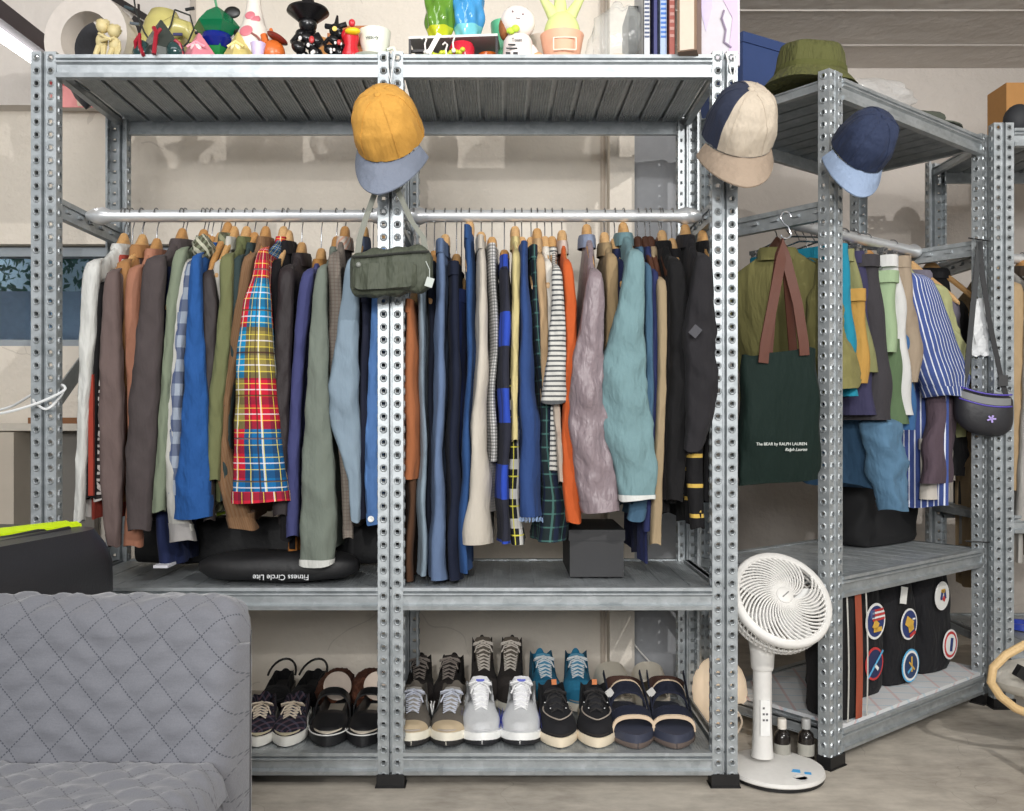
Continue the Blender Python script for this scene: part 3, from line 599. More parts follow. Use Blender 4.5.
J([(262, 617, 627), (330, 616, 627), (420, 615, 626), (500, 614, 625)], fab((30, 38, 80)), 'navy_shirt', 'shirt', 'dark navy shirt tucked behind the left side of the teal jacket', 'dark navy shirt behind teal', hem=500, cy=252, v=.07)
J([(252, 628, 646), (270, 625, 646), (300, 620, 646), (350, 606, 648), (400, 600, 652), (440, 606, 658), (470, 616, 661), (500, 621, 657)], fab((122, 160, 166), fold=.9, mott=.05), 'teal_jacket', 'jacket', 'light teal jacket with white edging at its cuff', 'light teal jacket', hem=478, cy=236, v=-.03, cuff=.01, cm=fab((232, 234, 230)), tmax=.055, bm=fab((112, 150, 158)), yaw=.1)
J([(266, 645, 653), (330, 646, 654), (400, 647, 655), (470, 640, 652), (520, 628, 646)], den((72, 110, 140)), 'denim_jacket', 'jacket', 'mid blue denim jacket peeking out right of the light teal jacket', 'mid blue denim jacket', hem=512, cy=250, v=.03, dark=True)
J([(272, 652, 660), (340, 652, 660), (400, 652, 660), (470, 647, 658), (530, 644, 652)], fab((44, 52, 104)), 'printed_shirt', 'shirt', 'navy printed shirt beside the khaki overshirt, right of the teal jacket', 'navy printed shirt', hem=560, cy=250, v=.05, dark=True)
J([(280, 657, 668), (340, 659, 668), (400, 658, 667), (480, 653, 664), (544, 651, 662)], fab((176, 152, 116)), 'khaki_overshirt', 'shirt', 'khaki overshirt left of the group of black jackets', 'khaki overshirt', hem=520, cy=250, v=.03, dark=True)
J([(278, 666, 677), (340, 667, 678), (420, 664, 674), (500, 662, 674)], fab((34, 30, 32)), 'black_shirt', 'shirt', 'plain black shirt, leftmost of the black garments at the right post', 'leftmost black shirt', hem=515, cy=250, v=.045, dark=True)
J([(260, 668, 684), (300, 671, 690), (350, 672, 692), (420, 668, 690), (480, 667, 686), (500, 668, 684)], fab((20, 19, 21)), 'black_coat', 'coat', 'long black coat hanging left of the faded black hooded jacket', 'long black coat', hem=505, cy=244, v=.02)
J([(256, 697, 713), (300, 690, 717), (325, 686, 719), (345, 686, 720), (380, 688, 722), (420, 688, 716), (450, 686, 702)], fab((40, 38, 42)), 'hooded_jacket', 'jacket', 'faded black short sleeved hooded jacket closest to the right post', 'faded black hooded jacket', hem=455, cy=238, v=-.02, tmax=.05)
J([(300, 678, 694), (360, 682, 700), (420, 686, 706), (480, 688, 704), (528, 692, 706)], fab((24, 23, 26), (('v', .075, .13, 0, (206, 172, 84), .9),)), 'varsity_sweater', 'sweater', 'black sweater with gold striped cuffs at the bottom right of the long rail', 'black sweater with gold stripes', hem=525, cy=252, v=.03)
J([(262, 712, 722), (330, 712, 722), (420, 708, 718), (500, 704, 712)], fab((28, 27, 30)), 'black_jacket', 'jacket', 'last black jacket touching the right post of the long rack', 'last black jacket', hem=500, cy=244, v=.05)
h = part_of('faded black short'); b = MB(); b.box(Vector((X(696, 2.15), 2.158, Z(331, 2.15)))-h.location, (.022, .004, .026), R3(0, .7, 0)); b.build('patch', fab((86, 86, 92)), h)
h = part_of('strong blue jeans with a frayed'); b = MB()
for k in range(22): q = Vector((X(519.5+k*1.1, 2.198), 2.205+(k % 3)*.012, Z(518, 2.2)))-h.location; b.tube([q, q+Vector((.001*sin(k), 0, -.008-.004*abs(sin(k*2.3))))], .0008, 4)
o = b.build('frayed_hem', plain((150, 176, 214), .9), h); o['kind'] = 'stuff'
# ------------------------------------------------------------ corner rack clothes
ZR2 = ROD+.012
def K(rows, c, name, cat, label, short, **k):
    k['v'] = k.get('v', .03)+.04
    return garment(F2, name, cat, label, short, rows, c if not isinstance(c, tuple) else fab(c), zr=ZR2, **k)
K([(262, 830, 842), (285, 829, 843), (300, 829, 847), (340, 831, 857), (372, 834, 870), (388, 836, 866)], fab((146, 140, 80)), 'olive_shirt', 'shirt', 'large olive shirt facing the camera behind the dark green tote bag', 'large olive shirt', hem=400, cy=250, v=-.01, dark=True, tmax=.03)
K([(245, 841, 852), (300, 843, 859), (345, 850, 864), (396, 855, 866)], fab((22, 150, 184)), 'turquoise_shorts', 'shorts', 'bright turquoise shorts at the near end of the corner rail', 'turquoise shorts', kind='pants', v=.0, metal=True)
K([(250, 851, 858), (300, 860, 870), (345, 868, 879), (372, 873, 887)], fab((146, 146, 92)), 'olive_shorts', 'shorts', 'faded olive shorts right of the turquoise shorts on the corner rail', 'faded olive shorts', kind='pants', v=.0, metal=True)
K([(290, 857, 868), (330, 862, 872), (383, 863, 877)], fab((206, 154, 66)), 'ochre_shorts', 'shorts', 'ochre yellow shorts between the turquoise and the faded olive shorts', 'ochre shorts', kind='pants', v=-.0, metal=True)
K([(252, 860, 868), (330, 866, 876), (415, 870, 881)], fab((62, 60, 96)), 'indigo_trousers', 'trousers', 'indigo trousers partly hidden behind the ochre shorts', 'indigo trousers', kind='pants', v=.02, metal=True)
K([(256, 869, 884), (300, 873, 890), (350, 880, 897), (420, 884, 903)], fab((66, 63, 68)), 'charcoal_trousers', 'trousers', 'charcoal trousers left of the pale green shorts on the corner rail', 'charcoal trousers', kind='pants', v=.0, metal=True)
K([(256, 883, 892), (300, 887, 896), (400, 893, 902)], fab((74, 80, 56)), 'dark_olive_trousers', 'trousers', 'dark olive trousers between the charcoal trousers and the pale green shorts', 'dark olive trousers', kind='pants', v=.03, metal=True)
K([(272, 888, 902), (310, 889, 903), (352, 893, 906)], fab((166, 194, 148)), 'pale_green_shorts', 'shorts', 'pale mint green shorts on the corner rail above the darker green hem', 'pale green shorts', kind='pants', v=-.01, metal=True)
K([(340, 890, 904), (380, 896, 910), (424, 900, 915)], fab((98, 126, 86)), 'green_shorts', 'shorts', 'mid green shorts hanging lower than the pale mint green pair', 'mid green shorts', kind='pants', v=.015, hang=False)
K([(256, 891, 902), (300, 900, 912), (350, 904, 914), (415, 912, 922)], fab((228, 228, 226)), 'white_shorts', 'shorts', 'white trousers between the pale green shorts and the taupe trousers', 'white trousers', kind='pants', v=.0, metal=True)
K([(266, 902, 908), (330, 907, 914), (430, 914, 922)], den((60, 110, 168)), 'blue_jeans', 'trousers', 'blue jeans showing as a strip right of the white trousers', 'blue jeans strip', kind='pants', v=.01, metal=True)
K([(257, 904, 916), (300, 907, 918), (318, 908, 928), (345, 914, 931), (382, 918, 928)], fab((176, 156, 132)), 'taupe_trousers', 'trousers', 'taupe trousers with a gathered waist left of the blue striped shirt', 'taupe trousers', kind='pants', v=-.01, metal=True)
K([(420, 884, 908), (450, 888, 912), (480, 894, 913), (510, 898, 912)], den((96, 140, 176)), 'chambray_shirt', 'shirt', 'light chambray shirt hanging lowest, in front of the blue striped shirt', 'chambray shirt', hem=488, cy=300, v=.02, hang=False, collar=False, bm=den((58, 96, 132)))
K([(274, 916, 936), (290, 917, 946), (320, 924, 958), (350, 932, 968), (376, 940, 979), (396, 949, 972)], fab((76, 100, 178), (('u', .019, .22, 0, (226, 230, 240), .9),)), 'blue_striped_shirt', 'shirt', 'long blue and white striped shirt on the corner rail', 'blue striped shirt', hem=512, cy=258, v=-.02, bm=fab((70, 92, 170), (('u', .019, .22, 0, (226, 230, 240), .9),)), tmax=.03, wr=.3)
K([(285, 940, 950), (330, 952, 963), (376, 968, 986)], fab((190, 192, 132)), 'lime_shirt', 'shirt', 'pale lime shirt whose sleeve slants behind the blue striped shirt', 'pale lime shirt', hem=440, cy=266, v=.0)
K([(300, 950, 962), (385, 952, 978), (412, 952, 974)], fab((128, 122, 138)), 'grey_tee', 'shirt', 'grey short sleeved shirt under the striped sleeve beside the belt bag', 'grey short sleeved shirt', hem=440, cy=272, v=.03)
K([(340, 943, 960), (400, 942, 962), (440, 940, 961), (483, 936, 957)], fab((98, 80, 92), fold=.9), 'plum_trousers', 'trousers', 'plum brown trousers hanging below the blue striped sleeve', 'plum brown trousers', kind='pants', v=.02, depth=.13, hang=False)
K([(440, 934, 956), (499, 934, 954)], fab((220, 212, 200)), 'cream_shorts', 'shorts', 'cream cloth hem below the plum brown trousers', 'cream shorts', kind='pants', v=.04, depth=.14, hang=False)
K([(300, 956, 972), (380, 956, 976), (440, 952, 974), (475, 946, 970)], fab((34, 34, 37)), 'black_track_top', 'shirt', 'black shirt at the far end of the corner rail next to the belt bag', 'black shirt by belt bag', hem=480, cy=270, v=.06)
# the rack cut by the frame
def K3(rows, c, name, cat, label, short, **k): return garment(F3, name, cat, label, short, rows, fab(c), zr=ROD-.01, **k)
K3([(284, 1012, 1026), (340, 1012, 1028), (420, 1013, 1030), (490, 1012, 1028)], (196, 164, 120), 'tan_coat', 'coat', 'tan coat at the right edge of the picture behind the steel post', 'tan coat', hem=600, cy=268, v=.02)
K3([(280, 1030, 1044), (400, 1026, 1040), (520, 1020, 1036)], (186, 182, 176), 'grey_hoodie', 'hoodie', 'pale grey sweatshirt cut by the right edge of the picture', 'pale grey sweatshirt', hem=560, cy=268, v=-.01)
K3([(290, 1050, 1064), (400, 1050, 1066), (540, 1050, 1066)], (90, 74, 60), 'brown_jacket', 'jacket', 'brown jacket beyond the pale grey sweatshirt at the right edge', 'brown jacket at right edge', hem=560, cy=268, v=.02)
# ------------------------------------------------------------ caps
def cap(name, label, loc, rot, crown, brim, s=1.0, panel=None, under=None, strap=None):
    """local frame: crown axis +Z, front +X"""
    t = empty(name, label, 'cap', loc)
    Zv = Vector(rot[0]).normalized(); Xv = Vector(rot[1]); Xv = (Xv-Zv*Xv.dot(Zv)).normalized(); Yv = Zv.cross(Xv)
    t.rotation_euler = Matrix((Xv, Yv, Zv)).transposed().to_euler()
    rings = []; N = 14; n = 48
    for j in range(N+1):
        a = j/N*PI/2; z = .118*sin(a)**.9; r = max(cos(a)**.62, .012)
        ring = []
        for k in range(n):
            th = 2*PI*k/n; seam = 1-.035*math.exp(-((((th/(PI/3))+.5) % 1-.5)/.06)**2)*min(1, r*1.6)
            cr = 1+(.045*(.5-abs(sin(th*2+z*30)))+.035*(.5-abs(sin(th*3-z*46+1))))*min(1, .25+z*14)
            rx = .094 if cos(th) > 0 else .088
            ring.append(Vector((rx*r*cos(th)*seam*cr, .079*r*sin(th)*seam*cr, z+(.012*max(0, cos(th))*(1-j/N) if j < 6 else 0)))*s)
        rings.append(ring)
    b = MB(); base = [[p*.97+Vector((0, 0, .012*s)) for p in rings[0]]]
    mm = [crown]
    b.loft(base+rings, True, False, True)
    if panel:
        mm = [crown, panel]
        for i, f in enumerate(b.f):
            c = sum((b.v[q] for q in f), Vector())/len(f)
            if -2.95 < math.atan2(c.y, c.x) < -.72: b.mi[i] = 1
    co = b.build('crown', mm, t, 50)
    for q in range(6):
        kk = int(round((q*PI/3+PI/6)/(2*PI)*n)) % n
        MB().tube([r_[kk]+(r_[kk]-Vector((0, 0, .03))).normalized()*.0006 for r_ in rings[:-1]], .0011, 5).build('panel_seam', mm[1] if panel and q in (3, 4) else mm[0], t)
    MB().ell(Vector((0, 0, .118))*s, Vector((.008, .008, .004))*s).build('button', crown, t)
    rings = []
    for z, k in ((0, 0), (.003, 1)):
        ring = []
        for i in range(33):
            th = -PI/2*.86+PI*.86*i/32; ring.append((th, z))
        rings.append(ring)
    b = MB(); M = 8; top = []; bot = []
    for j in range(M+1):
        q = j/M; row = []; rob = []
        for i in range(33):
            th = -1.30+2.60*i/32; ext = .066*cos(th*1.12)**.55 if abs(th) < 1.39 else 0
            x = (.090+ext*q)*cos(th)+.010*q*(1-abs(th)); y = (.076+.012*q)*sin(th)*(1+.03*q)
            z = -.003-.010*q-.16*(y*y)/.09*(.3+q)*1.2+(.012*cos(th) if q < .01 else .012*cos(th)*(1-q))
            row.append(Vector((x, y, z))*s); rob.append(Vector((x, y, z-.0035))*s)
        top.append(row); bot.append(rob)
    b.loft(top, False); b.m = 1 if under else 0; b.loft(bot[::-1], False); b.m = 0
    b.loft([top[-1], bot[-1]], False); b.loft([[r[0] for r in top], [r[0] for r in bot]], False); b.loft([[r[-1] for r in bot], [r[-1] for r in top]], False)
    b.build('brim', [brim, under or brim], t, 60)
    b = MB(); b.tube([Vector((-.086, y, .004-.0*y))*s for y in (-.03, 0, .03)], .006*s, 8); b.build('back_strap', strap or crown, t)
    return t
YEL = fab((236, 168, 62), fold=.8, wst=.3)
D_ = 2.06
cap('baseball_cap', 'mustard yellow baseball cap with a blue grey brim hanging on the centre post', (X(390, 2.13), 2.135, Z(137, 2.13)), ((-.14, -.84, .54), (-.12, -.5, -.85)), YEL, fab((132, 142, 162)), 1.04, strap=fab((150, 90, 40)))
cap('baseball_cap', 'beige baseball cap with a navy corduroy side panel hanging on the right post', (X(738, 2.13), 2.135, Z(137, 2.13)), ((.05, -.76, .64), (-.05, -.6, -.78)), fab((214, 198, 176), fold=.9), fab((176, 154, 132)), 1.06, panel=rib((52, 60, 84), (30, 36, 56), 'u', .004))
cap('baseball_cap', 'navy blue baseball cap with a pale blue brim hanging on the corner rack post', (X(860, 2.24), 2.25, Z(150, 2.24)), ((.22, -.82, .5), (-.22, -.4, -.85)), fab((44, 56, 88), fold=1.0), fab((150, 172, 206)), .92, under=fab((150, 172, 206)))
# white cords the caps hang from
for (px, y0, lab) in ((391, 2.165, 'thin white cord tied over the post above the yellow cap'), (733, 2.17, 'thin white cord tied over the post above the beige cap')):
    b = MB(); b.tube([(X(px-5, 2.17), 2.19, Z(50, 2.17)), (X(px-3, 2.17), y0, Z(68, 2.17)), (X(px, 2.17), y0-.003, Z(84, 2.17)), (X(px+2, 2.17), y0, Z(66, 2.17)), (X(px+3, 2.17), 2.19, Z(50, 2.17))], .0018, 6)
    tag(b.build('hanging_cord', WHT), lab, 'cord')
# star on the yellow cap
# ------------------------------------------------------------ pouch on the centre post
OLV = fab((86, 92, 76), fold=1.3, rough=.6, wst=.05)
t = empty('padded_pouch', 'dark olive padded shoulder pouch hanging on the centre post', 'bag', (X(391, 2.11), 2.125, Z(271, 2.11)))
rings = []
for i in range(41):
    x = -.097+.194*i/40; e = (1-abs(x/.0985)**7)**.5; ring = []
    for k in range(28):
        th = 2*PI*k/28; pf = 1+.05*sin(x*120)*abs(sin(th))+.03*sin(x*70+th*3)
        ring.append(Vector((x, -.032*e*sp(cos(th), .6)*pf, .056*(.35+.65*e)*sp(sin(th), .6)*pf+.006*sin(x*18))))
    rings.append(ring)
MB().loft(rings).build('body', OLV, t, 60)
rings = []
for i in range(33):
    x = -.088+.150*i/32; e = (1-abs((x+.013)/.076)**9 if abs(x+.013) < .076 else 0)**.5; rings.append([Vector((x, -.030-.014*max(e, .25)*(1+.2*sin(x*110+k)), -.014+.030*max(e, .5)*(1 if k else -1)+.004*sin(x*18))) for k in (0, 1)]+[Vector((x, -.02, .018)), Vector((x, -.02, -.046))])
MB().loft(rings).build('front_pocket', OLV, t, 60)
MB().tube([(x, -.034, .036+.006*sin(x*18)) for x in [(-.09+.012*k) for k in range(16)]], .003, 6).build('zipper', plain((40, 42, 38), .5), t)
MB().ell((-.072, -.044, .010), (.006, .003, .006)).build('snap_button', plain((120, 122, 116), .4), t)
b = MB(); b.box((.092, -.038, -.03), (.018, .002, .022), R3(0, .3, 0)); b.tube([(.083, -.03, .02), (.092, -.036, 0), (.092, -.038, -.02)], .0012, 5); b.build('side_tag', plain((170, 176, 170), .5), t)
b = MB()
for sx, xx, zz in ((-1, -.075, .24), (1, .055, .22)):
    pts = [(sx*.082, 0, .03), (sx*.075, -.004, .08), (xx*.85, 0, .12), (-.01+sx*.012, .006, zz)]
    b.loft([[Vector(p)+Vector(q) for q in ((-.007, 0, 0), (.007, 0, 0), (.007, .002, 0), (-.007, .002, 0))] for p in pts])
b.build('strap', fab((150, 152, 140)), t)
# ------------------------------------------------------------ tote bag with leather handles
NV = fab((10, 34, 28), fold=.7, rough=.8)
ang = math.radians(38)
t = empty('tote_bag', 'dark green canvas tote bag with brown leather handles hanging on the corner rack', 'bag', (X(779, 2.28), 2.28, Z(352, 2.28)), math.radians(8))
rings = []; Hh = .33
for j in range(25):
    s = j/24; z = -Hh*s; hw = .097+.014*s-.006*(s > .95); hd = .012+.026*sin(PI*min(s*.9+.08, 1))
    ring = []
    for k in range(40):
        th = 2*PI*k/40
        ring.append(Vector((hw*sp(cos(th), .5)+.003*sin(z*40), hd*sp(sin(th), .7)*(1+.12*sin(th*3+z*22)), z+.012*sin(cos(th)*2.5)*(1-s)-.014*s*cos(th)*0+.008*s*(cos(th)))))
    rings.append(ring)
ce = sum(rings[0], Vector())/40; inner = [[ce+(p-ce)*.94+Vector((0, 0, 0)) for p in rings[0]], [ce+(p-ce)*.9+Vector((0, 0, -.08)) for p in rings[0]]]
MB().loft(inner[::-1]+rings).build('body', NV, t, 60)
LEA = plain((78, 36, 18), .6, bump=.2, bs=40)
def strapm(pts, wd, th=.004):
    b = MB(); r = []
    for i, p in enumerate(pts):
        p = Vector(p); d = (Vector(pts[min(i+1, len(pts)-1)])-Vector(pts[max(0, i-1)])).normalized(); a = d.cross(Vector((0, -1, 0))).normalized(); n_ = a.cross(d)
        r.append([p-a*wd/2, p+a*wd/2, p+a*wd/2+n_*th, p-a*wd/2+n_*th])
    return b.loft(r)
strapm([(-.055, -.026, -.03), (-.05, -.026, .02), (-.025, -.02, .13), (.0, -.01, .235), (.008, .0, .275), (.016, -.004, .235), (.04, -.018, .12), (.052, -.026, .02), (.054, -.026, -.01)], .026).build('handle', LEA, t, 40)
strapm([(-.022, .016, .0), (-.012, .014, .12), (.004, .008, .25), (.01, .006, .28), (.020, .008, .25), (.034, .014, .12), (.045, .016, 0)], .022).build('handle', LEA, t, 40)
text('lettering', 'The BEAR by RALPH LAUREN', .0105, plain((200, 205, 200), .8), t, (-.012, -.0405, -.232), (PI/2, 0, 0))
text('lettering', 'Ralph Lauren', .011, plain((200, 205, 200), .8), t, (.025, -.0405, -.246), (PI/2, 0, .0), shear=.4)
b = MB()
pts = [(0, 0, .052)]+[(.012*sin(a)+.0, 0, .045+.015*cos(a)) for a in [-2.6+.4*k for k in range(9)]][::-1]
b.tube([(.013*cos(a), 0, .018+.013*sin(a)) for a in [(-2.9+.36*k) for k in range(9)]]+[(.006, 0, .035), (-.006, 0, .045)]+[(.0+.013*cos(a), 0, .060+.013*sin(a)) for a in [(3.6-.36*k) for k in range(11)]], .0024, 8)
o = b.build('s_hook', plain((215, 217, 220), .2, .9)); o.location = (X(784, 2.30), 2.285, Z(241, 2.29)); tag(o, 'shiny metal S hook holding the dark green tote bag', 'hook')
# ------------------------------------------------------------ belt bag on the far post
t = empty('belt_bag', 'black belt bag with purple zips hanging on the far corner post', 'bag', (X(997, 2.72), 2.80, Z(408, 2.72)), math.radians(-14))
rings = []
for i in range(31):
    x = -.082+.164*i/30; e = (1-abs(x/.084)**3.5)**.5; ring = []
    for k in range(24):
        th = 2*PI*k/24; z = .068*sp(sin(th), .8)*(.4+.6*e); z = z*(.75 if z > 0 else 1.25)
        ring.append(Vector((x, -.042*e*sp(cos(th), .8)-.004, z-.10*x*0+.012*(x/.08)**2-.18*x)))
    rings.append(ring)
MB().loft(rings).build('body', plain((42, 42, 46), .5, bump=.3), t, 60)
MB().loft([[Vector((x, -.043*(1-abs(x/.084)**3.5)**.5-.004, z-.18*x+.012*(x/.08)**2)) for z in (.012, .034)] for x in [-.07+.01*k for k in range(15)]], False).build('grey_band', plain((120, 122, 122), .6), t)
b = MB()
for zz in (.008, .044): b.tube([(x, -.044*(1-abs(x/.084)**3.5)**.5-.003, zz-.18*x+.012*(x/.08)**2) for x in [-.074+.0074*k for k in range(21)]], .0024, 6)
b.build('zipper', plain((84, 70, 170), .5), t)
b = MB()
for a in (0, 1.2, 2.3, 3.5, 4.9): b.box((.012+.007*cos(a), -.0485, -.033+.006*sin(a)), (.011, .003, .005), R3(0, -a, 0))
b.build('emblem', plain((168, 150, 214), .6), t)
strapm([(-.07, 0, .02), (-.045, 0, .12), (-.03, .0, .30), (-.015, 0, .45), (-.01, 0, .52)], .016).build('strap', plain((48, 50, 52), .7), t)
strapm([(.075, 0, .0), (.05, .0, .10), (.02, .0, .26), (-.002, 0, .42), (-.008, 0, .52)], .014).build('strap', plain((36, 36, 38), .7), t)
b = MB(); b.box((.055, -.006, .085), (.026, .012, .034)); b.build('buckle', BLK, t)
# crumpled plastic sleeve
b = MB(); rings = []
for j in range(13):
    z = -.09+.18*j/12; rings.append([Vector((.05*cos(2*PI*k/20)*(1+.10*sin(k*2.4+z*70)), .014*sin(2*PI*k/20)*(1+.5*sin(k*3.1+z*90)), z+.003*sin(k*3))) for k in range(20)])
b.loft(rings); o = b.build('bubble_wrap_pouch', plain((200, 202, 204), .35, bump=1, bs=70), None, 60); o.location = (X(990, 2.82), 2.835, Z(327, 2.82)); tag(o, 'crumpled silvery bubble wrap pouch above the belt bag', 'pouch')
b = MB(); b.tube([(X(975, 2.8), 2.84, Z(238, 2.84)), (X(990, 2.8), 2.815, Z(241, 2.82)), (X(1008, 2.8), 2.82, Z(240, 2.82)), (X(1012, 2.8), 2.85, Z(239, 2.84))], .0022, 6); tag(b.build('cable_tie', BLK), 'thin black cable tie around the two far posts, upper one', 'cable tie')
b = MB(); b.tube([(X(972, 2.8), 2.84, Z(541, 2.84)), (X(990, 2.8), 2.815, Z(542, 2.82)), (X(1008, 2.8), 2.82, Z(542, 2.82)), (X(1014, 2.8), 2.85, Z(541, 2.84))], .0022, 6); tag(b.build('cable_tie', BLK), 'thin black cable tie around the two far posts, lower one', 'cable tie')
# ------------------------------------------------------------ things on top of the corner rack
ZT2 = 1.785
b = MB(); prof = [(.128, 0), (.125, .003), (.110, .022), (.098, .034), (.094, .044), (.088, .088), (.080, .108), (.060, .116), (0, .118)]
p = F2.w(.03, .08, ZT2)
rings = []
for r, z in prof: rings.append([Vector((max(r, .001)*cos(2*PI*k/40)*(1+.035*sin(2*PI*k/40*3+z*30)), max(r, .001)*.92*sin(2*PI*k/40)*(1+.03*sin(2*PI*k/40*5)), z+.008*sin(2*PI*k/40*2+.8)*(1 if z < .04 else .5))) for k in range(40)])
t = empty('bucket_hat', 'olive green bucket hat lying on top of the corner rack', 'hat', (p.x-.015, p.y+.03, ZT2+.010))
MB().loft(rings).build('crown_and_brim', fab((100, 102, 52), fold=1.6, wst=.3), t, 60)
b = MB(); b.loft([[Vector((r*1.012*cos(2*PI*k/40)*(1+.035*sin(2*PI*k/40*3+z*30)), r*.93*sin(2*PI*k/40)*(1+.03*sin(2*PI*k/40*5)), z+.004*sin(2*PI*k/40*2+.8))) for k in range(40)] for r, z in ((.0965, .036), (.094, .052))], True, False, False); b.build('hat_band', fab((98, 100, 48), (('v', .004, .4, 0, (70, 74, 34), .7),)), t, 60)
# cream cap inside a clear bag
p = F2.w(.36, .18, ZT2)
b = MB(); b.ell((p.x, p.y, ZT2+.05), (.085, .075, .052), f=lambda d: 1+.03*sin(d.x*7)); t = b.build('cream_sun_hat', fab((228, 214, 180))); tag(t, 'cream cloth hat inside the clear plastic bag on the corner rack', 'hat')
b = MB(); b.ell((p.x+.03, p.y+.01, ZT2+.062), (.14, .10, .062), n=40, m=20, f=lambda d: 1+.16*(abs(sin(d.x*4+d.z*3+1))-.5)+.10*(abs(sin(d.y*5-d.z*6+d.x*3))-.5)+.05*abs(sin(d.x*11+d.y*9))); t = b.build('clear_plastic_bag', plain((235, 238, 240), .12, 0, 0, .22, .9)); tag(t, 'crinkled clear plastic bag with a cream cap on the corner rack', 'bag')
p = F2.w(.62, .12, ZT2)
b = MB(); b.ell((p.x, p.y, ZT2+.035), (.09, .08, .035), f=lambda d: 1+.06*sin(d.x*6+d.y*4)); b.lathe([(.12, 0), (.12, .004), (.08, .015), (.07, .02)], (p.x+.01, p.y-.01, ZT2+.002), 28); t = b.build('grey_green_hat', fab((92, 98, 86))); tag(t, 'flat grey green hat near the far end of the corner rack top', 'hat')
p = F2.w(.0, .34, ZT2)
b = MB(); b.box((0, 0, .13), (.24, .18, .26)); b.box((0, -.001, .245), (.246, .186, .030)); t = b.build('blue_storage_box', plain((46, 66, 112), .6)); t.location = (X(748, 2.82), 2.80, ZT2); t.rotation_euler = (0, 0, math.radians(30)); tag(t, 'dark blue lidded box behind the olive bucket hat', 'box')
# rack at the right edge: cardboard box and black thing
p = F3.w(0, 0); b = MB(); b.box((1.92, 3.14, 1.80+.125), (.36, .12, .25)); b.box((1.92, 3.079, 1.93), (.36, .002, .02)); tag(b.build('cardboard_box', plain((176, 128, 74), .8)), 'brown cardboard box on top of the rack at the right edge', 'box')
b = MB(); b.ell((p.x+.09, 2.87, 1.80+.05), (.045, .04, .052)); b.lathe([(.05, 0), (.05, .01), (.02, .018)], (p.x+.09, 2.87, 1.80), 20); tag(b.build('black_felt_hat', plain((40, 42, 46), .7)), 'black hat in front of the cardboard box at the right edge', 'hat')
b = MB(); b.box((p.x+.2, 3.05, .60+.04), (.3, .3, .08)); b.box((p.x+.2, 3.05, .60+.10), (.28, .28, .035)); tag(b.build('folded_blanket', fab((70, 68, 66))), 'folded dark grey blanket on the shelf at the right edge', 'blanket')
# ------------------------------------------------------------ bags on the corner rack's bottom shelf
Z2B = .09
b = MB(); b.box((.44, .2, Z2B+.006), (.84, .39, .010)); t = b.build('patterned_mat', fab((240, 242, 244), (('d', .09, .12, 0, (130, 176, 200), .35), ('e', .11, .10, .02, (206, 120, 110), .3)), fold=.1)); F2.place(t); tag(t, 'pale mat with small blue and red prints on the lowest corner shelf', 'mat')
def softbag(name, label, cat, u, v, w_, d_, h, m, rz=0, bulge=.1, z=Z2B+.013, top=.8):
    t = empty(name, label, cat); t.location = F2.w(u, v, z); t.rotation_euler = (0, 0, F2.ang+rz); rings = []
    for j in range(17):
        s = j/16; k = (1+bulge*sin(PI*s))*(1-(1-top)*s**2)*(1 if 0 < j < 16 else .93); ring = []
        for i in range(36):
            th = 2*PI*i/36; g = 1+.025*sin(th*4+s*9)+.02*sin(th*7-s*14)
            ring.append(Vector((w_/2*k*sp(cos(th), .45)*g, d_/2*k*sp(sin(th), .5)*g, h*s+.012*sin(th*2)*s)))
        rings.append(ring)
    o = MB().loft(rings).build('body', m, t, 60); return t
t = softbag('striped_tote_bag', 'black tote bag with orange and white stripes on the lowest corner shelf', 'bag', .085, .07, .115, .12, .33, fab((34, 33, 35), (('u', 5.0, .0055, -.0, (180, 80, 52), 0),)), 0, .05, top=.96)
for dx, wd, c in ((.010, .032, (186, 84, 56)), (-.043, .007, (222, 220, 212)), (.050, .007, (222, 220, 212))):
    b = MB(); b.loft([[Vector((dx+wd*(q-.5), -.0635*(1+.05*sin(PI*s))*(1-.04*s*s)-.003, .33*s)) for q in (0, .5, 1)] for s in [k/12 for k in range(13)]], False); b.build('stripe', fab(c), t)
BF = fab((34, 34, 38), fold=1)
def patch(t, x, y, z, r, cols, motif, sx=1.0, tilt=0):
    b = MB(); M = R3(PI/2, 0, tilt)
    for k, (rr, c) in enumerate(cols): b.m = k; b.lathe([(rr*r, 0), (rr*r, .002+.0006*k), (0, .0022+.0006*k)], (x, y, z), 28, M)
    k = len(cols); ms = [plain(c, .7) for _, c in cols]
    for c, items in motif:
        b.m = k; ms.append(plain(c, .7)); k += 1
        for (dx, dz, w_, h, a) in items: b.box((x+dx*r, y-.0055, z+dz*r), (w_*r, .0016, h*r), R3(0, a, 0))
    b.build('round_patch', ms, t)
NVY, WH_, RD, GO, BL = (40, 56, 110), (230, 230, 228), (190, 56, 56), (214, 170, 70), (90, 170, 214)
t = softbag('patched_black_bag', 'black bag with a round flag patch and a planet patch, left of three', 'bag', .30, .17, .19, .17, .325, BF, 0, .03, top=.92)
patch(t, .010, -.092, .215, .052, ((1, WH_), (.86, NVY)), ((RD, [(.1, .62, 1.1, .12, 0), (.15, .36, 1.3, .12, 0), (.2, .1, 1.2, .12, 0)]), (WH_, [(.12, .49, 1.2, .1, 0), (.17, .23, 1.3, .1, 0)]), (GO, [(-.1, -.2, .5, .5, .6), (.1, -.45, .8, .25, 0)]), ((70, 90, 140), [(-.45, .45, .4, .45, 0)])))
patch(t, .0, -.094, .095, .047, ((1, RD), (.86, (36, 44, 84))), ((BL, [(0, 0, 2.2, .12, -.7)]), (WH_, [(.1, -.2, .5, .2, .7)])))
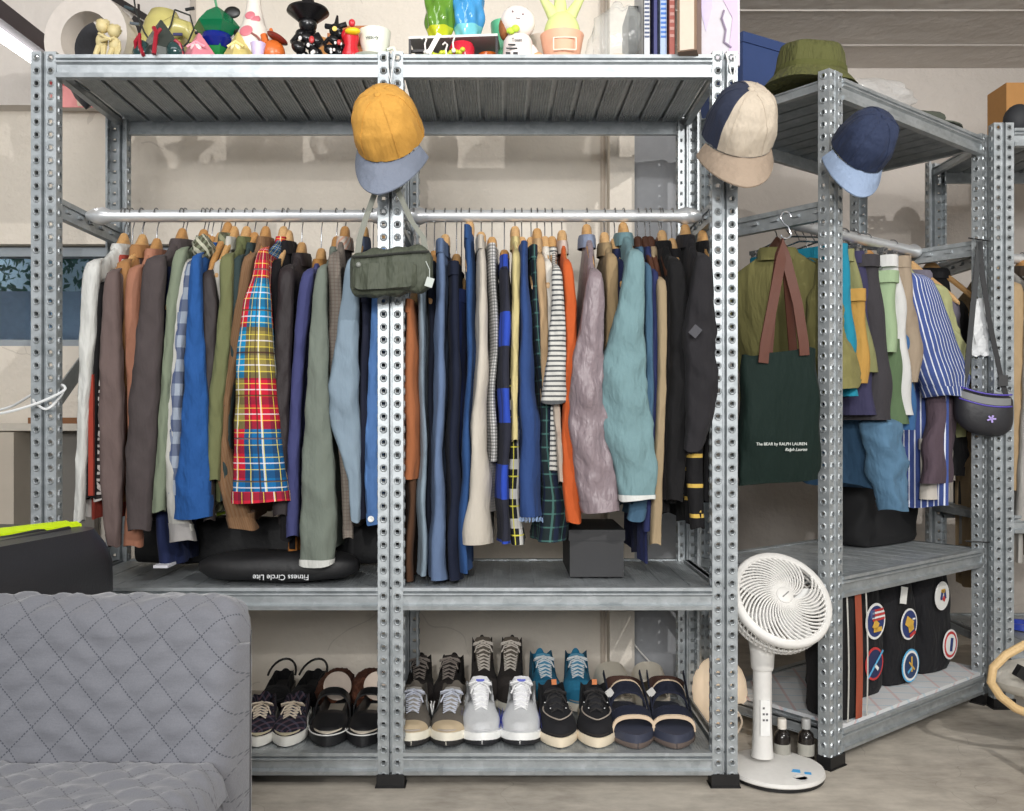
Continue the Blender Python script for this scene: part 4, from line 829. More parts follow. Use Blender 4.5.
t = softbag('patched_black_bag', 'black bag with a yellow starred patch, a blue ringed patch and a white tag', 'bag', .50, .17, .17, .17, .33, BF, 0, .03, top=.9)
patch(t, -.0, -.092, .18, .047, ((1, WH_), (.88, NVY)), ((GO, [(-.1, .1, .9, .6, .5), (.1, -.25, .6, .4, -.3)]), (RD, [(.3, -.65, .7, .2, -.3)]), (WH_, [(.45, .3, .3, .1, 0)])))
patch(t, .005, -.094, .055, .05, ((1, BL), (.9, WH_), (.76, (40, 60, 96))), ((GO, [(0, 0, .8, .1, .7), (0, .1, .1, .9, 0)]), (BL, [(-.2, -.2, .6, .12, -.5)])))
b = MB(); b.box((-.03, -.093, .27), (.034, .003, .05), R3(0, .2, 0)); b.build('paper_tag', WHT, t)
t = softbag('patched_black_bag', 'black bag with a white oval patch and a red edged patch, right of three', 'bag', .715, .17, .19, .17, .33, BF, 0, .03, top=.92)
patch(t, -.01, -.092, .24, .045, ((1, WH_), (.9, (224, 224, 220))), ((NVY, [(-.2, .1, .2, .7, .3), (.25, .1, .2, .6, -.2)]), (GO, [(0, .35, .5, .25, 0)]), (RD, [(.1, -.2, .3, .3, .7)])))
patch(t, .04, -.094, .08, .047, ((1, WH_), (.88, RD), (.7, WH_)), ((NVY, [(0, 0, .3, .9, .2)]),))
# dark bag on the middle corner shelf
t = softbag('black_duffel_bag', 'black bag standing at the back of the middle corner shelf under the clothes', 'bag', .70, .30, .36, .16, .26, plain((22, 22, 24), .8), 0, .03, z=.492)
# two small bottles on the floor side
for u, lab in ((.10, 'small dark bottle with a pale cap behind the fan pole, left of two'), (.19, 'small dark bottle with a grey cap beside the fan base, right of two')):
    px = 778+48*(u > .15)+8; D = 2.35
    t = empty('small_bottle', lab, 'bottle', (X(782 if u < .15 else 806, D), D+.0, 0))
    MB().lathe([(.020, 0), (.021, .004), (.021, .07), (.018, .08), (.009, .088), (.009, .094)], n=20).build('bottle_body', plain((30, 26, 24), .15), t)
    MB().lathe([(.0115, .092), (.0115, .115), (.010, .118), (0, .118)], n=20).build('cap', plain((206, 200, 190) if u < .15 else (150, 150, 148), .4), t)
    MB().lathe([(.0214, .025), (.0214, .055)], n=20, cap0=False, cap1=False).build('bottle_label', plain((150, 148, 140), .6), t)
# ------------------------------------------------------------ fan
FW = plain((214, 212, 208), .5)
t = empty('pedestal_fan', 'white air circulator fan on a round base in front of the corner rack', 'fan', (.70, 2.275, 0))
MB().lathe([(.112, .0), (.118, .003), (.118, .011)], n=48, cap1=False).build('base_ring', BLK, t)
MB().lathe([(.119, .011), (.121, .014), (.119, .022), (.10, .027), (.05, .030), (.0, .031)], n=56).build('base', FW, t)
b = MB(); b.box((.02, -.045, .0293), (.055, .018, .0008), R3(.03, 0, -.25)); b.box((.062, -.062, .0287), (.016, .012, .0008), R3(.03, 0, -.25)); b.build('base_sticker', plain((70, 160, 220), .5), t)
MB().lathe([(.017, .0275), (.017, .0289), (.0155, .0289), (.0155, .0275)], (.035, -.088, 0), 28).build('power_ring', plain((205, 205, 205), .4), t)
n_before = set(t.children)
MB().lathe([(.028, .04), (.026, .06), (.0235, .12), (.0235, .275)], n=32).build('pole', FW, t)
MB().lathe([(.0265, .262), (.0285, .266), (.030, .30), (.034, .33), (.034, .345), (.02, .352), (0, .353)], n=32).build('collar', FW, t)
b = MB(); b.loft([[Vector((x, -.0242-.0015, z)) for x, z in ((-.012, .10), (.012, .10), (.012, .19), (-.012, .19))], [Vector((x, -.020, z)) for x, z in ((-.012, .10), (.012, .10), (.012, .19), (-.012, .19))]]); b.build('remote_control', plain((226, 226, 224), .4), t)
b = MB()
for k in range(5): b.box((-.004+.008*(k % 2), -.0262, .17-.015*(k//2+k % 2)), (.005, .001, .005))
b.build('remote_buttons', plain((90, 90, 92), .5), t)
# yoke
b = MB()
for s in (-1, 1):
    b.loft([[Vector((s*(.016+.075*q**.6)+dx, dy, .335+.10*q**1.3)) for dx, dy in ((-.007, -.02), (.007, -.02), (.007, .02), (-.007, .02))] for q in [k/8 for k in range(9)]])
b.build('yoke', FW, t)
for o in t.children:
    if o not in n_before: o.location = (-.026, .02, 0)
# head: local +Z is the air direction
hd = bpy.data.objects.new('fan_head', None); C.objects.link(hd); hd.parent = t; hd.location = (.008, .004, .432)
dirv = Vector((.13, -.79, .60)).normalized(); hd.rotation_euler = dirv.to_track_quat('Z', 'Y').to_euler()
R0 = .128
MB().lathe([(R0-.018, .034), (R0-.014, .038), (R0-.004, .036), (R0, .032), (R0+.002, .024), (R0, .016), (R0-.006, .014), (R0-.018, .024), (R0-.018, .034)], n=72, cap0=False, cap1=False).build('grille_ring', FW, hd)
b = MB()
for k in range(44):
    a0 = 2*PI*k/46; pts = []
    for j in range(11):
        q = j/10; r = .019+(R0-.016-.019)*q; a = a0+.95*q**1.15; pts.append((r*cos(a), r*sin(a), .046-.014*q**2))
    b.tube(pts, [.0019+.0010*(j/10) for j in range(11)], 6)
b.build('grille_blades', FW, hd)
MB().lathe([(0, .038), (.016, .038), (.022, .044), (.021, .050), (.015, .053), (0, .054)], n=36).build('grille_hub', FW, hd)
b = MB(); b.box((0, 0, .0545), (.024, .003, .0008), R3(0, 0, .6)); b.build('hub_mark', plain((120, 120, 118), .5), hd)
b = MB()
for k in range(64):
    a = 2*PI*k/64; pts = []
    for j in range(8):
        q = j/7; r = R0-.002-.085*max(0, (q-.45)/.55)**1.3-.006*q; aa = a+.16*q; pts.append((r*cos(aa), r*sin(aa), .018-.092*q**.85))
    b.tube(pts, .0021, 5)
for z, r in ((-.006, R0-.004), (-.028, R0-.008)): b.lathe([(r+.003, z-.002), (r+.003, z+.002), (r-.001, z+.002), (r-.001, z-.002), (r+.003, z-.002)], n=56, cap0=False, cap1=False)
b.build('rear_grille', FW, hd)
MB().lathe([(0, -.09), (.035, -.088), (.042, -.07), (.042, -.04), (.03, -.02), (0, -.018)], n=32).build('motor_housing', plain((220, 219, 216), .45), hd)
for k in range(5):
    a = 2*PI*k/5; rings = []
    for j in range(8):
        q = j/7; r = .024+.085*q; w_ = .030+.030*sin(PI*q*.8); rings.append([Vector((r*cos(a+s*w_/r*.5), r*sin(a+s*w_/r*.5), .010+s*.011+z)) for s, z in ((-1, 0), (0, .002), (1, 0), (0, -.001))])
    MB().loft(rings).build('fan_blade', plain((214, 214, 212), .4), hd)
# fan cable and white cables
def cable(name, label, pts, r, c):
    P = [Vector(p) for p in pts]; out = []
    for i in range(len(P)-1):
        p0, p1, p2, p3 = P[max(i-1, 0)], P[i], P[i+1], P[min(i+2, len(P)-1)]
        for k in range(6):
            t_ = k/6; out.append(.5*((2*p1)+(p2-p0)*t_+(2*p0-5*p1+4*p2-p3)*t_**2+(3*p1-p0-3*p2+p3)*t_**3))
    out.append(P[-1]); return tag(MB().tube(out, r, 6).build(name, plain(c, .5)), label, 'cable')
cable('power_cable', 'cream power cable curling on the floor behind the fan base', [(X(733, 2.5), 2.5, Z(745, 2.5)+.015), (X(742, 2.5), 2.5, Z(722, 2.5)), (X(733, 2.5), 2.5, Z(708, 2.5)), (X(722, 2.5), 2.5, Z(716, 2.5)), (X(716, 2.55), 2.6, Z(712, 2.6))], .0028, (226, 208, 186))
cable('wall_cable', 'white cable hanging down the wall behind the shoes to the cream lamp', [(X(612, 2.9), 2.93, Z(595, 2.9)), (X(622, 2.9), 2.93, Z(625, 2.9)), (X(640, 2.9), 2.93, Z(652, 2.9)), (X(660, 2.85), 2.85, Z(672, 2.85)), (X(680, 2.8), 2.78, Z(692, 2.8))], .0028, (232, 230, 226))
cable('looped_cable', 'white cable looped around the left post of the long rack', [(X(-20, 2.15), 2.15, Z(416, 2.15)), (X(8, 2.15), 2.15, Z(412, 2.15)), (X(36, 2.15), 2.17, Z(402, 2.15)), (X(57, 2.15), 2.185, Z(390, 2.15)), (X(62, 2.2), 2.2, Z(385, 2.2)), (X(60, 2.22), 2.235, Z(392, 2.2)), (X(52, 2.17), 2.18, Z(404, 2.17)), (X(42, 2.15), 2.17, Z(409, 2.15)), (X(34, 2.15), 2.175, Z(406, 2.15)), (X(29, 2.18), 2.2, Z(400, 2.2)), (X(31, 2.23), 2.26, Z(391, 2.2)), (X(10, 2.3), 2.3, Z(407, 2.3)), (X(-20, 2.3), 2.3, Z(413, 2.3))], .0033, (222, 224, 224))
# cream round lamp behind the right post
t = empty('round_lamp', 'cream rounded lamp on the floor behind the sandals', 'lamp', (.645, 2.62, 0))
MB().lathe([(.06, 0), (.065, .01), (.05, .02), (.02, .03), (.015, .05)], n=32).build('base', plain((226, 214, 196), .5), t)
MB().ell((0, 0, .11), (.080, .07, .10)).build('lamp_shade', plain((250, 224, 192), .5, emit=.35), t)
# ------------------------------------------------------------ shoes
def shoe(name, label, cat, px, D, yaw=0, L=.275, W=.098, H=.058, colh=.085, sole=(232, 230, 224), solh=.022, up=None, acc=None, toe=None, lace=None, open_=.5, tongue=None, lining=(60, 56, 54), z=ZB, kind='shoe', group=None, tongh=.0, nl=6, toeup=.0, outsole=None):
    t = empty(name, label, cat, (X(px, D), D, z), yaw, group)
    def half(y):   # half width at y (0 toe .. 1 heel)
        return W/2*(max(0.0, 1-((.30-y)/.30)**1.9)**.68 if y < .30 else (1-.16*sin((y-.30)/.7*PI)*1.0-.20*((y-.3)/.7)) if y < .88 else (1-.20*((y-.3)/.7)-.16*sin((y-.30)/.7*PI))*max(.0, 1-((y-.88)/.13)**2.2)**.5)
    ys = [0, .008, .025, .055, .10, .16, .24, .32, .40, .48, .56, .64, .72, .80, .88, .94, .98, .995]
    cxo = lambda y: 0
    # sole
    def outline(k, z_, lift=0):
        left = [Vector((-half(y)*k-.0015*k, y*L, z_+toeup*max(0, (.2-y)/.2)**2)) for y in ys]; right = [Vector((half(y)*k+.0015*k, y*L, z_+toeup*max(0, (.2-y)/.2)**2)) for y in reversed(ys)]
        return left+right
    b = MB(); b.loft([outline(.93, .0005), outline(1.0, .004), outline(1.03, solh*.6), outline(1.0, solh)]); b.build('sole', plain(sole, .5), t, 50)
    if outsole: b = MB(); b.loft([outline(.95, .0), outline(1.035, .003), outline(1.045, solh*.35), outline(1.0, solh*.4)]); b.build('outsole', plain(outsole, .6), t, 50)
    if kind == 'shoe':
        rings = []; n = 25
        for y in ys:
            hw = half(y)*.97
            if y < .45: h = H*(.55+.45*(y/.45)**.8)*min(1, (max(y, .0)/.06)**.45+.15)
            else: h = H+(colh-H)*min(1, (y-.45)/.35)
            if y > .9: h = h*(1-.0*(y-.9))
            op = 0 if y < open_ else min(1, (y-open_)/.10)
            if y > .93: op *= max(0, 1-(y-.93)/.06)*.9+.1
            ring = []
            for k in range(n):
                a = PI*k/(n-1); x = -cos(a); zz = sin(a)**.62
                xo, zo = hw*sp(x, .9), solh*.8+(h-solh*.8)*zz
                if op > 0:
                    # the rim is reached at 34 and 146 degrees; between them the inner wall drops to the insole
                    q = abs(k-(n-1)/2)/((n-1)/2)   # 1 at the edge, 0 at the middle
                    if q < .62:
                        dn = min(1, (.62-q)/.16); xi = sp(x, 1)*hw*.95*(.0+min(1, q/.62)**.35 if q > 0 else 0); zi = (solh*.8+(h-solh*.8))*(1-dn)+(solh+.006)*dn
                        xo, zo = xo*(1-op)+xi*op, zo*(1-op)+zi*op
                    else:
                        zo = zo*(1-op)+(solh*.8+(h-solh*.8)*min(1, ((1-q)/.38)**.7))*op; xo = xo*(1-op)+hw*(1-.12*(1-q)/.38)*math.copysign(1, x)*op
                ring.append(Vector((xo, .003+y*(L-.006), zo+toeup*max(0, (.2-y)/.2)**2)))
            rings.append(ring)
        b = MB(); b.loft(rings, False)
        b.build('upper', up, t, 60)
        ymid = lambda y: solh*.8+(H*(.55+.45*(min(y, .45)/.45)**.8)*min(1, (y/.06)**.45+.15)-solh*.8) if y < .45 else H+(colh-H)*min(1, (y-.45)/.35)
        MB().loft([outline(.86, solh+.004), outline(.84, solh+.007)]).build('insole', plain(lining, .8), t)
        if tongue:
            r = []
            for k in range(9):
                q = k/8; y = .30+(open_+.10-.30)*q; zc = ymid(y)+.004+tongh*q**1.4; ww = .017+.010*q
                r.append([Vector((-ww, y*L, zc-.012)), Vector((-ww*.7, y*L, zc)), Vector((0, y*L-.001, zc+.003)), Vector((ww*.7, y*L, zc)), Vector((ww, y*L, zc-.012)), Vector((0, y*L+.004, zc-.008))])
            MB().loft(r).build('tongue', plain(tongue, .8), t)
        if toe:
            r = []
            for j, y in enumerate((.0, .008, .025, .055, .10, .15)):
                rr = rings[[0, 1, 2, 3, 4, 5][j]]; r.append([p+Vector((p.x*.03, -.0015, .0018*sin(PI*i/(n-1)))) for i, p in enumerate(rr)])
            MB().loft(r, False).build('toe_cap', plain(toe, .7), t, 60)
        if acc:
            for s in (-1, 1):
                b = MB(); r = []
                for j in (8, 9, 10, 11): 
                    rr = rings[j]; idx = [2, 3, 4, 5] if s < 0 else [n-3, n-4, n-5, n-6]
                    r.append([rr[i]+Vector((s*.0018, 0, .001)) for i in idx])
                b.loft(r, False); b.build('side_panel', plain(acc, .7), t, 60)
        if lace:
            b = MB()
            for k in range(nl):
                q = k/(nl-1); y = .27+(open_+.04-.27)*q; zc = ymid(y)+.007+tongh*q**1.4*.8; ww = .016+.006*q; y2 = y+.035
                b.tube([(-ww, y*L, zc-.005), (0, (y+.012)*L, zc+.003), (ww, y2*L, zc-.002)], .0026, 6, .6); b.tube([(ww, y*L, zc-.005), (0, (y+.012)*L, zc+.0045), (-ww, y2*L, zc-.002)], .0026, 6, .6)
            y = open_+.03; zc = ymid(y)+.010+tongh*.7
            for s in (-1, 1):
                b.tube([(0, y*L-.004, zc), (s*.012, y*L-.016, zc+.006), (s*.028, y*L-.018, zc+.002), (s*.03, y*L-.008, zc-.006), (s*.012, y*L-.004, zc)], .0022, 6)
                b.tube([(0, y*L-.004, zc), (s*.018, y*L-.022, zc-.004), (s*.026, y*L-.04, zc-.018)], .0020, 6)
            b.build('laces', plain(lace, .85), t)
    return t
def pair(xs, labels, **k):
    for i, (px, yw, lab) in enumerate(zip(xs, (.05, -.05) if len(xs) == 2 else (0,), labels)): shoe(label=lab, px=px, yaw=k.get('dy', 0)+yw, **{a: b_ for a, b_ in k.items() if a != 'dy'})
G = fab
pair((257, 285), ('dark floral low sneaker with cream laces, left of its pair beside the sofa', 'dark floral low sneaker with cream laces, right of its pair by strap shoes'), name='floral_sneaker', cat='shoe', D=2.235, sole=(234, 232, 224), solh=.024, up=G((36, 36, 52), (('d', .031, .3, 0, (130, 96, 104), .35), ('e', .037, .25, 0, (90, 90, 110), .4))), lace=(220, 206, 186), tongue=(60, 56, 74), lining=(200, 190, 160), H=.055, colh=.07, W=.092, L=.25, dy=.12)
pair((270, 297), ('black slingback shoe at the back, left one above the floral sneakers', 'black slingback shoe at the back, right one above the floral sneakers'), name='slingback_shoe', cat='shoe', D=2.50, sole=(20, 20, 22), up=G((22, 22, 26)), H=.05, colh=.06, W=.085, L=.24, open_=.42, lining=(30, 30, 32))
pair((326, 361), ('black rounded strap shoe with a white welt line, left of its pair', 'black rounded strap shoe with a white welt line, right of its pair by the post'), name='strap_shoe', cat='shoe', D=2.235, sole=(28, 28, 30), solh=.028, up=plain((26, 26, 28), .45), H=.062, colh=.06, W=.104, L=.26, open_=.40, lining=(206, 196, 180))
for i, lab in ((0, 'brown furry slipper at the back behind the strap shoes, left one'), (1, 'brown furry slipper at the back behind the strap shoes, right one')):
    b = MB(); b.ell((0, .1, .04), (.052, .13, .045), n=40, m=24, f=lambda d: 1+.08*sin(d.x*40+d.y*31)*sin(d.z*37+d.y*21)); o = b.build('furry_slipper', plain((92, 52, 34), .95, bump=1, bs=120), None, 80); o.location = (X(330+34*i, 2.5), 2.49, ZB); tag(o, lab, 'slipper')
pair((411, 446), ('grey and tan lettered running shoe, left of its pair by the centre post', 'grey and tan lettered running shoe, right of its pair beside the white shoes'), name='retro_running_shoe', cat='shoe', D=2.225, sole=(226, 220, 204), outsole=(36, 34, 34), solh=.032, up=G((112, 104, 94)), toe=(178, 160, 132), acc=(150, 152, 152), lace=(190, 194, 206), tongue=(150, 146, 140), lining=(170, 160, 150), H=.072, colh=.095, W=.10, L=.28, toeup=.006, tongh=.015)
pair((418, 445), ('dark brown sneaker with grey laces at the back, left one behind the tan running shoes', 'dark brown sneaker with grey laces at the back, right one behind the tan running shoes'), name='dark_sneaker', cat='shoe', D=2.50, sole=(50, 44, 40), up=G((48, 42, 40)), lace=(150, 140, 132), tongue=(50, 44, 42), H=.08, colh=.105, W=.095, L=.27, tongh=.02)
pair((482, 520), ('white mesh running shoe with a blue heel flash, left of its pair', 'white mesh running shoe with a blue heel flash, right of its pair'), name='white_running_shoe', cat='shoe', D=2.222, sole=(238, 238, 236), outsole=(30, 30, 34), solh=.029, up=G((226, 228, 230), fold=.3, weave=300, wst=.5), lace=(240, 240, 240), tongue=(224, 224, 226), lining=(200, 200, 204), H=.082, colh=.10, W=.108, L=.29, toeup=.010, tongh=.035)
pair((485, 509), ('tall dark high top sneaker with white laces, left of its pair at the back', 'tall dark high top sneaker with white laces, right of its pair at the back'), name='high_top_sneaker', cat='shoe', D=2.50, sole=(226, 222, 210), up=G((60, 54, 52)), lace=(214, 206, 196), tongue=(96, 88, 78), H=.11, colh=.165, W=.092, L=.27, tongh=.02, nl=8, open_=.55)
pair((549, 579), ('bright blue sneaker with white laces, left of its pair at the back', 'bright blue sneaker with white laces, right of its pair at the back'), name='blue_sneaker', cat='shoe', D=2.50, sole=(216, 208, 192), up=G((36, 132, 176)), lace=(226, 230, 232), tongue=(90, 150, 180), lining=(150, 146, 140), H=.085, colh=.12, W=.10, L=.27, tongh=.015)
pair((561, 598), ('black moccasin lace shoe with cream sole, left of its pair', 'black moccasin lace shoe with cream sole, right of its pair beside the sandals'), name='moccasin_shoe', cat='shoe', D=2.228, sole=(222, 208, 184), solh=.024, up=G((36, 36, 40), fold=.2), lace=(44, 42, 42), tongue=(34, 34, 38), lining=(40, 36, 34), H=.075, colh=.10, W=.104, L=.27, nl=4, tongh=.01)
pair((621, 655), ('cream rubber slide at the back, left one above the navy sandals', 'cream rubber slide at the back, right one above the navy sandals'), name='rubber_slide', cat='slipper', D=2.50, sole=(226, 218, 202), solh=.03, kind='slide', W=.10, L=.27)
pair((638, 677), ('navy strap sandal with cork tone edging, left of its pair', 'navy strap sandal with cork tone edging, right of its pair nearest the post'), name='strap_sandal', cat='sandal', D=2.222, sole=(58, 62, 78), outsole=(96, 84, 78), solh=.034, kind='sandal', W=.108, L=.27)
def things(name): return [o for o in C.objects if o.parent is None and o.name.split('.')[0] == name]
def arch(t, y0, y1, hw, h0, h1, m, name, z0=.03, th=.005, n=16, mats=None, lift=0):
    rings = []
    for q in range(7):
        s = q/6; y = y0+(y1-y0)*s; h = h0+(h1-h0)*s; row = [Vector((hw*sp(-cos(PI*k/n), .8), y, z0+(h-z0)*sin(PI*k/n)**.6)) for k in range(n+1)]; rings.append(row)
    inn = [[Vector((p.x*.93, p.y, p.z-th*(1 if p.z > z0+.001 else 0))) for p in r] for r in rings]
    b = MB(); b.loft(rings, False); b.loft(inn[::-1], False); b.loft([inn[0], rings[0]], False); b.loft([rings[-1], inn[-1]], False); return b.build(name, m, t, 60)
for o in things('rubber_slide'): arch(o, .06, .17, .050, .075, .095, plain((222, 214, 198), .6), 'strap', .022, .006); MB().loft([[Vector((x, y, .031)) for x, y in ((-.036, .03), (.036, .03), (.034, .24), (-.034, .24))], [Vector((x, y, .034)) for x, y in ((-.036, .03), (.036, .03), (.034, .24), (-.034, .24))]]).build('footbed', plain((150, 140, 126), .7), o)
NS = fab((36, 40, 60))
for o in things('strap_sandal'):
    arch(o, .055, .085, .054, .070, .082, NS, 'front_strap', .025, .006); arch(o, .050, .056, .055, .066, .068, plain((206, 184, 158), .8), 'strap_edging', .025, .008)
    arch(o, .125, .160, .050, .105, .122, NS, 'ankle_strap', .025, .006); arch(o, .161, .165, .0505, .124, .125, plain((206, 184, 158), .8), 'strap_edging', .025, .008)
    b = MB(); b.loft([[Vector((.047*sp(-cos(PI*k/12), .8), .19+.06*sin(PI*k/12), z)) for k in range(13)] for z in (.07, .11)], False); b.build('heel_strap', fab((90, 60, 50)), o)
    for s in (-1, 1): MB().box((s*.049, .15, .09), (.003, .16, .014), R3(.5, 0, 0)).build('side_strap', NS, o)
    b = MB(); b.box((-.047, .135, .098), (.02, .003, .02), R3(0, -.6, .2)); b.build('woven_label', plain((196, 194, 190), .7), o)
for o in things('strap_shoe'):
    arch(o, .125, .15, .047, .095, .105, plain((26, 26, 28), .4), 'strap', .03, .004)
    b = MB(); b.lathe([(.0, 0), (.036, 0), (.038, .004), (.034, .006), (0, .006)], (0, .225, .085), 24, R3(1.25, 0, 0)); b.build('heel_lining', plain((206, 190, 176), .7), o)
for o in things('strap_shoe'):
    ys_ = [k/24 for k in range(25)]; b = MB(); b.tube([Vector((.1035/2*1.04*sin(a), .078-.078*cos(a)*1.02, .029)) for a in [-1.5+3.0*k/24 for k in range(25)]], .0018, 5); b.build('welt', plain((220, 220, 216), .5), o)
for o in things('slingback_shoe'): MB().tube([(.04*cos(a), .17+.075*sin(a), .055+.028*sin(a)) for a in [PI*k/12 for k in range(13)]], .0035, 6).build('heel_strap', BLK, o)
for o in things('retro_running_shoe'):
    for s in (-1, 1): text('side_letter', 'N', .042, plain((206, 206, 204), .5), o, (s*.0485, .135, .055), (math.radians(80), 0, s*math.radians(86)), .0012)
for o in things('white_running_shoe'):
    for s in (-1, 1):
        b = MB(); b.loft([[Vector((s*(.0535-.004*q), .045+.06*q, .034)), Vector((s*(.053-.006*q), .048+.06*q, .040+.030*q))] for q in (0, .25, .5, .75, 1)], False); b.build('side_flash', plain((64, 84, 214), .5), o)
    b = MB(); b.box((0, .142, .128), (.022, .002, .006), R3(-.6, 0, 0)); b.build('tongue_mark', plain((90, 100, 190), .6), o)
for o in things('moccasin_shoe'):
    MB().tube([(.037*sin(a), .052-.030*cos(a)+.015*abs(a), .062+.006*abs(a)) for a in [-1.9+.2*k for k in range(20)]], .0018, 5).build('toe_stitching', plain((150, 140, 130), .8), o)
    b = MB(); b.box((0, .155, .118), (.013, .002, .014), R3(-.5, 0, 0)); b.build('tongue_label', plain((200, 120, 70), .7), o)
    b = MB()
    for x, y in ((-.02, .06), (.02, .06), (-.03, .10), (.03, .10)): b.ell((x, y, .0765+y*.05), (.002, .002, .0015), n=8, m=5)
    b.build('eyelets', plain((225, 225, 225), .4), o)
# ------------------------------------------------------------ middle shelf
b = MB(); b.box((0, 0, .048), (.140, .25, .096)); b.box((0, 0, .108), (.146, .256, .028)); o = b.build('shoe_box', plain((46, 46, 48), .6)); o.location = (X(597, 2.33), 2.46, ZM+.002)
tag(o, 'dark grey shoe box on the middle shelf below the mauve padded jacket', 'box')
t = empty('printed_bag', 'black bag printed with upside down white lettering on the middle shelf', 'bag', (X(275, 2.24), 2.295, ZM+.002))
rings = []
for i in range(31):
    x = -.20+.40*i/30; e = max(.12, (1-abs(x/.203)**4))**.5; rings.append([Vector((x, .075*e*sp(cos(2*PI*k/20), .7), .037+.037*e*sp(sin(2*PI*k/20), .7)*(1+.08*sin(x*30+k)))) for k in range(20)])
MB().loft(rings).build('body', plain((20, 20, 22), .6, bump=.3), t, 60)
text('lettering', 'Fitness Circle Lite', .019, plain((214, 216, 218), .7), t, (.02, -.0775, .020), (PI/2, PI, .0))
b = MB(); b.box((X(560, 2.5), 2.46, ZM+.09), (.0, .0, .0)) if False else None
t = MB(); rings = [[Vector((x, .05*sp(cos(2*PI*k/20), .6), .07+.065*sp(sin(2*PI*k/20), .6)*(1+.05*sin(x*25+k)))) for k in range(20)] for x in [-.36+.024*i for i in range(31)]]
t.loft(rings); o = t.build('folded_garment_bag', plain((26, 26, 28), .7, bump=.4)); o.location = (X(270, 2.55), 2.54, ZM+.002); tag(o, 'long black folded garment bag at the back of the middle shelf, left bay', 'bag')
b = MB(); b.tube([(X(217, 2.42), 2.42, ZM+.155), (X(232, 2.42), 2.42, ZM+.165), (X(247, 2.42), 2.42, ZM+.16)], .005, 6); tag(b.build('lime_strap', plain((170, 200, 50), .6)), 'lime green strap showing below the corduroy shirt', 'strap')
# ------------------------------------------------------------ suitcase
SC = plain((40, 40, 43), .38, bump=.15, bs=200)
t = empty('suitcase', 'black hard shell suitcase with a lime band lying behind the sofa', 'suitcase', (-1.035, 1.745, 0), -.22)
Hs = .672
b = MB(); rings = []
for j in range(21):
    s = j/20; z = Hs*s; e = 1-.13*max(0, (s-.86)/.14)**2.5
    ring = []
    for k in range(44):
        th = 2*PI*k/44; g = 1+(.012 if abs(sin(th*11)) > .6 else 0)*(.2 < s < .93)
        ring.append(Vector((.20*sp(cos(th), .32)*e*g, .225*sp(sin(th), .32)*e, z)))
    rings.append(ring)
b.loft(rings); b.build('shell', SC, t, 40)
b = MB(); rings = []
for k in range(9):
    y = -.215+.052*k; rings.append([Vector((x-.035+.13*(y+.22)/.5, y, Hs+zz)) for x, zz in ((-.02, -.002), (-.02, .006), (-.006, .011), (.008, .006), (.02, .010), (.032, .004), (.032, -.002))])
b.loft(rings); b.build('lime_band', plain((198, 226, 20), .4), t)
b = MB()
for k in (-1, 0, 1): b.tube([(.08+.035*k, -.222, z) for z in (Hs*.3, Hs*.6, Hs*.93)]+[(.08+.035*k, -.20, Hs*.985), (.08+.035*k, .15, Hs)], .006, 8)
b.build('shell_ribs', SC, t)
b = MB(); b.tube([(-.12, .0, Hs), (-.12, .02, Hs+.02), (-.04, .03, Hs+.02), (-.04, .05, Hs)], .008, 8); b.build('carry_handle', SC, t)
# ------------------------------------------------------------ sofa
def quilt_mat():
    m, t = newmat('quilted_cloth', .9, 0, .2); uv, u, v = t.uv(); P_ = .0585
    col = lin((108, 109, 115)); a = t.math('ADD', t.math('MULTIPLY', u, 1/P_), t.math('MULTIPLY', v, .92/P_)); c = t.math('SUBTRACT', t.math('MULTIPLY', u, 1/P_), t.math('MULTIPLY', v, .92/P_))
    for d, e in ((a, c), (c, a)):
        f = t.math('ABSOLUTE', t.math('SUBTRACT', t.math('FRACT', t.math('ADD', d, 40.5)), .5)); dash = t.math('LESS_THAN', t.math('FRACT', t.math('MULTIPLY', e, 9.0)), .62)
        col = t.mix(t.math('MULTIPLY', t.math('MULTIPLY', t.math('LESS_THAN', f, .022), dash), .85), col, lin((62, 64, 72)))
    n = t.noise(t.obj(), 500, 2); f2 = t.math('MULTIPLY_ADD', n, .3); f2.node.inputs[2].default_value = .85
    t.l(t.mix(1.0, col, f2, 'MULTIPLY'), t.b.inputs['Base Color'])
    t.l(t.bump(t.noise(t.obj(), 16, 4, (.5, 1, 2.2)), .35, .012, t.bump(n, .15, .002)), t.b.inputs['Normal']); t.b.inputs['Sheen Weight'].default_value = .3; return m
QM = quilt_mat()
def qh(u, v):
    P_ = .0585; a = (u+v*.92)/P_; c = (u-v*.92)/P_
    fa = abs((a+40) % 1-.0); fa = min(fa, 1-fa); fc = (c+40) % 1; fc = min(fc, 1-fc)
    return .0048*(min(1, fa*3.6)*min(1, fc*3.6))**.7+.0028*sin(v*150+3*sin(u*31))*min(1, min(fa, fc)*4)
SX = X(250, 1.34)-.012
t = empty('sofa', 'light grey sofa with a diamond quilted cover in front of the shelving', 'sofa', (SX-.55, 1.30, 0))
ox = SX-.55
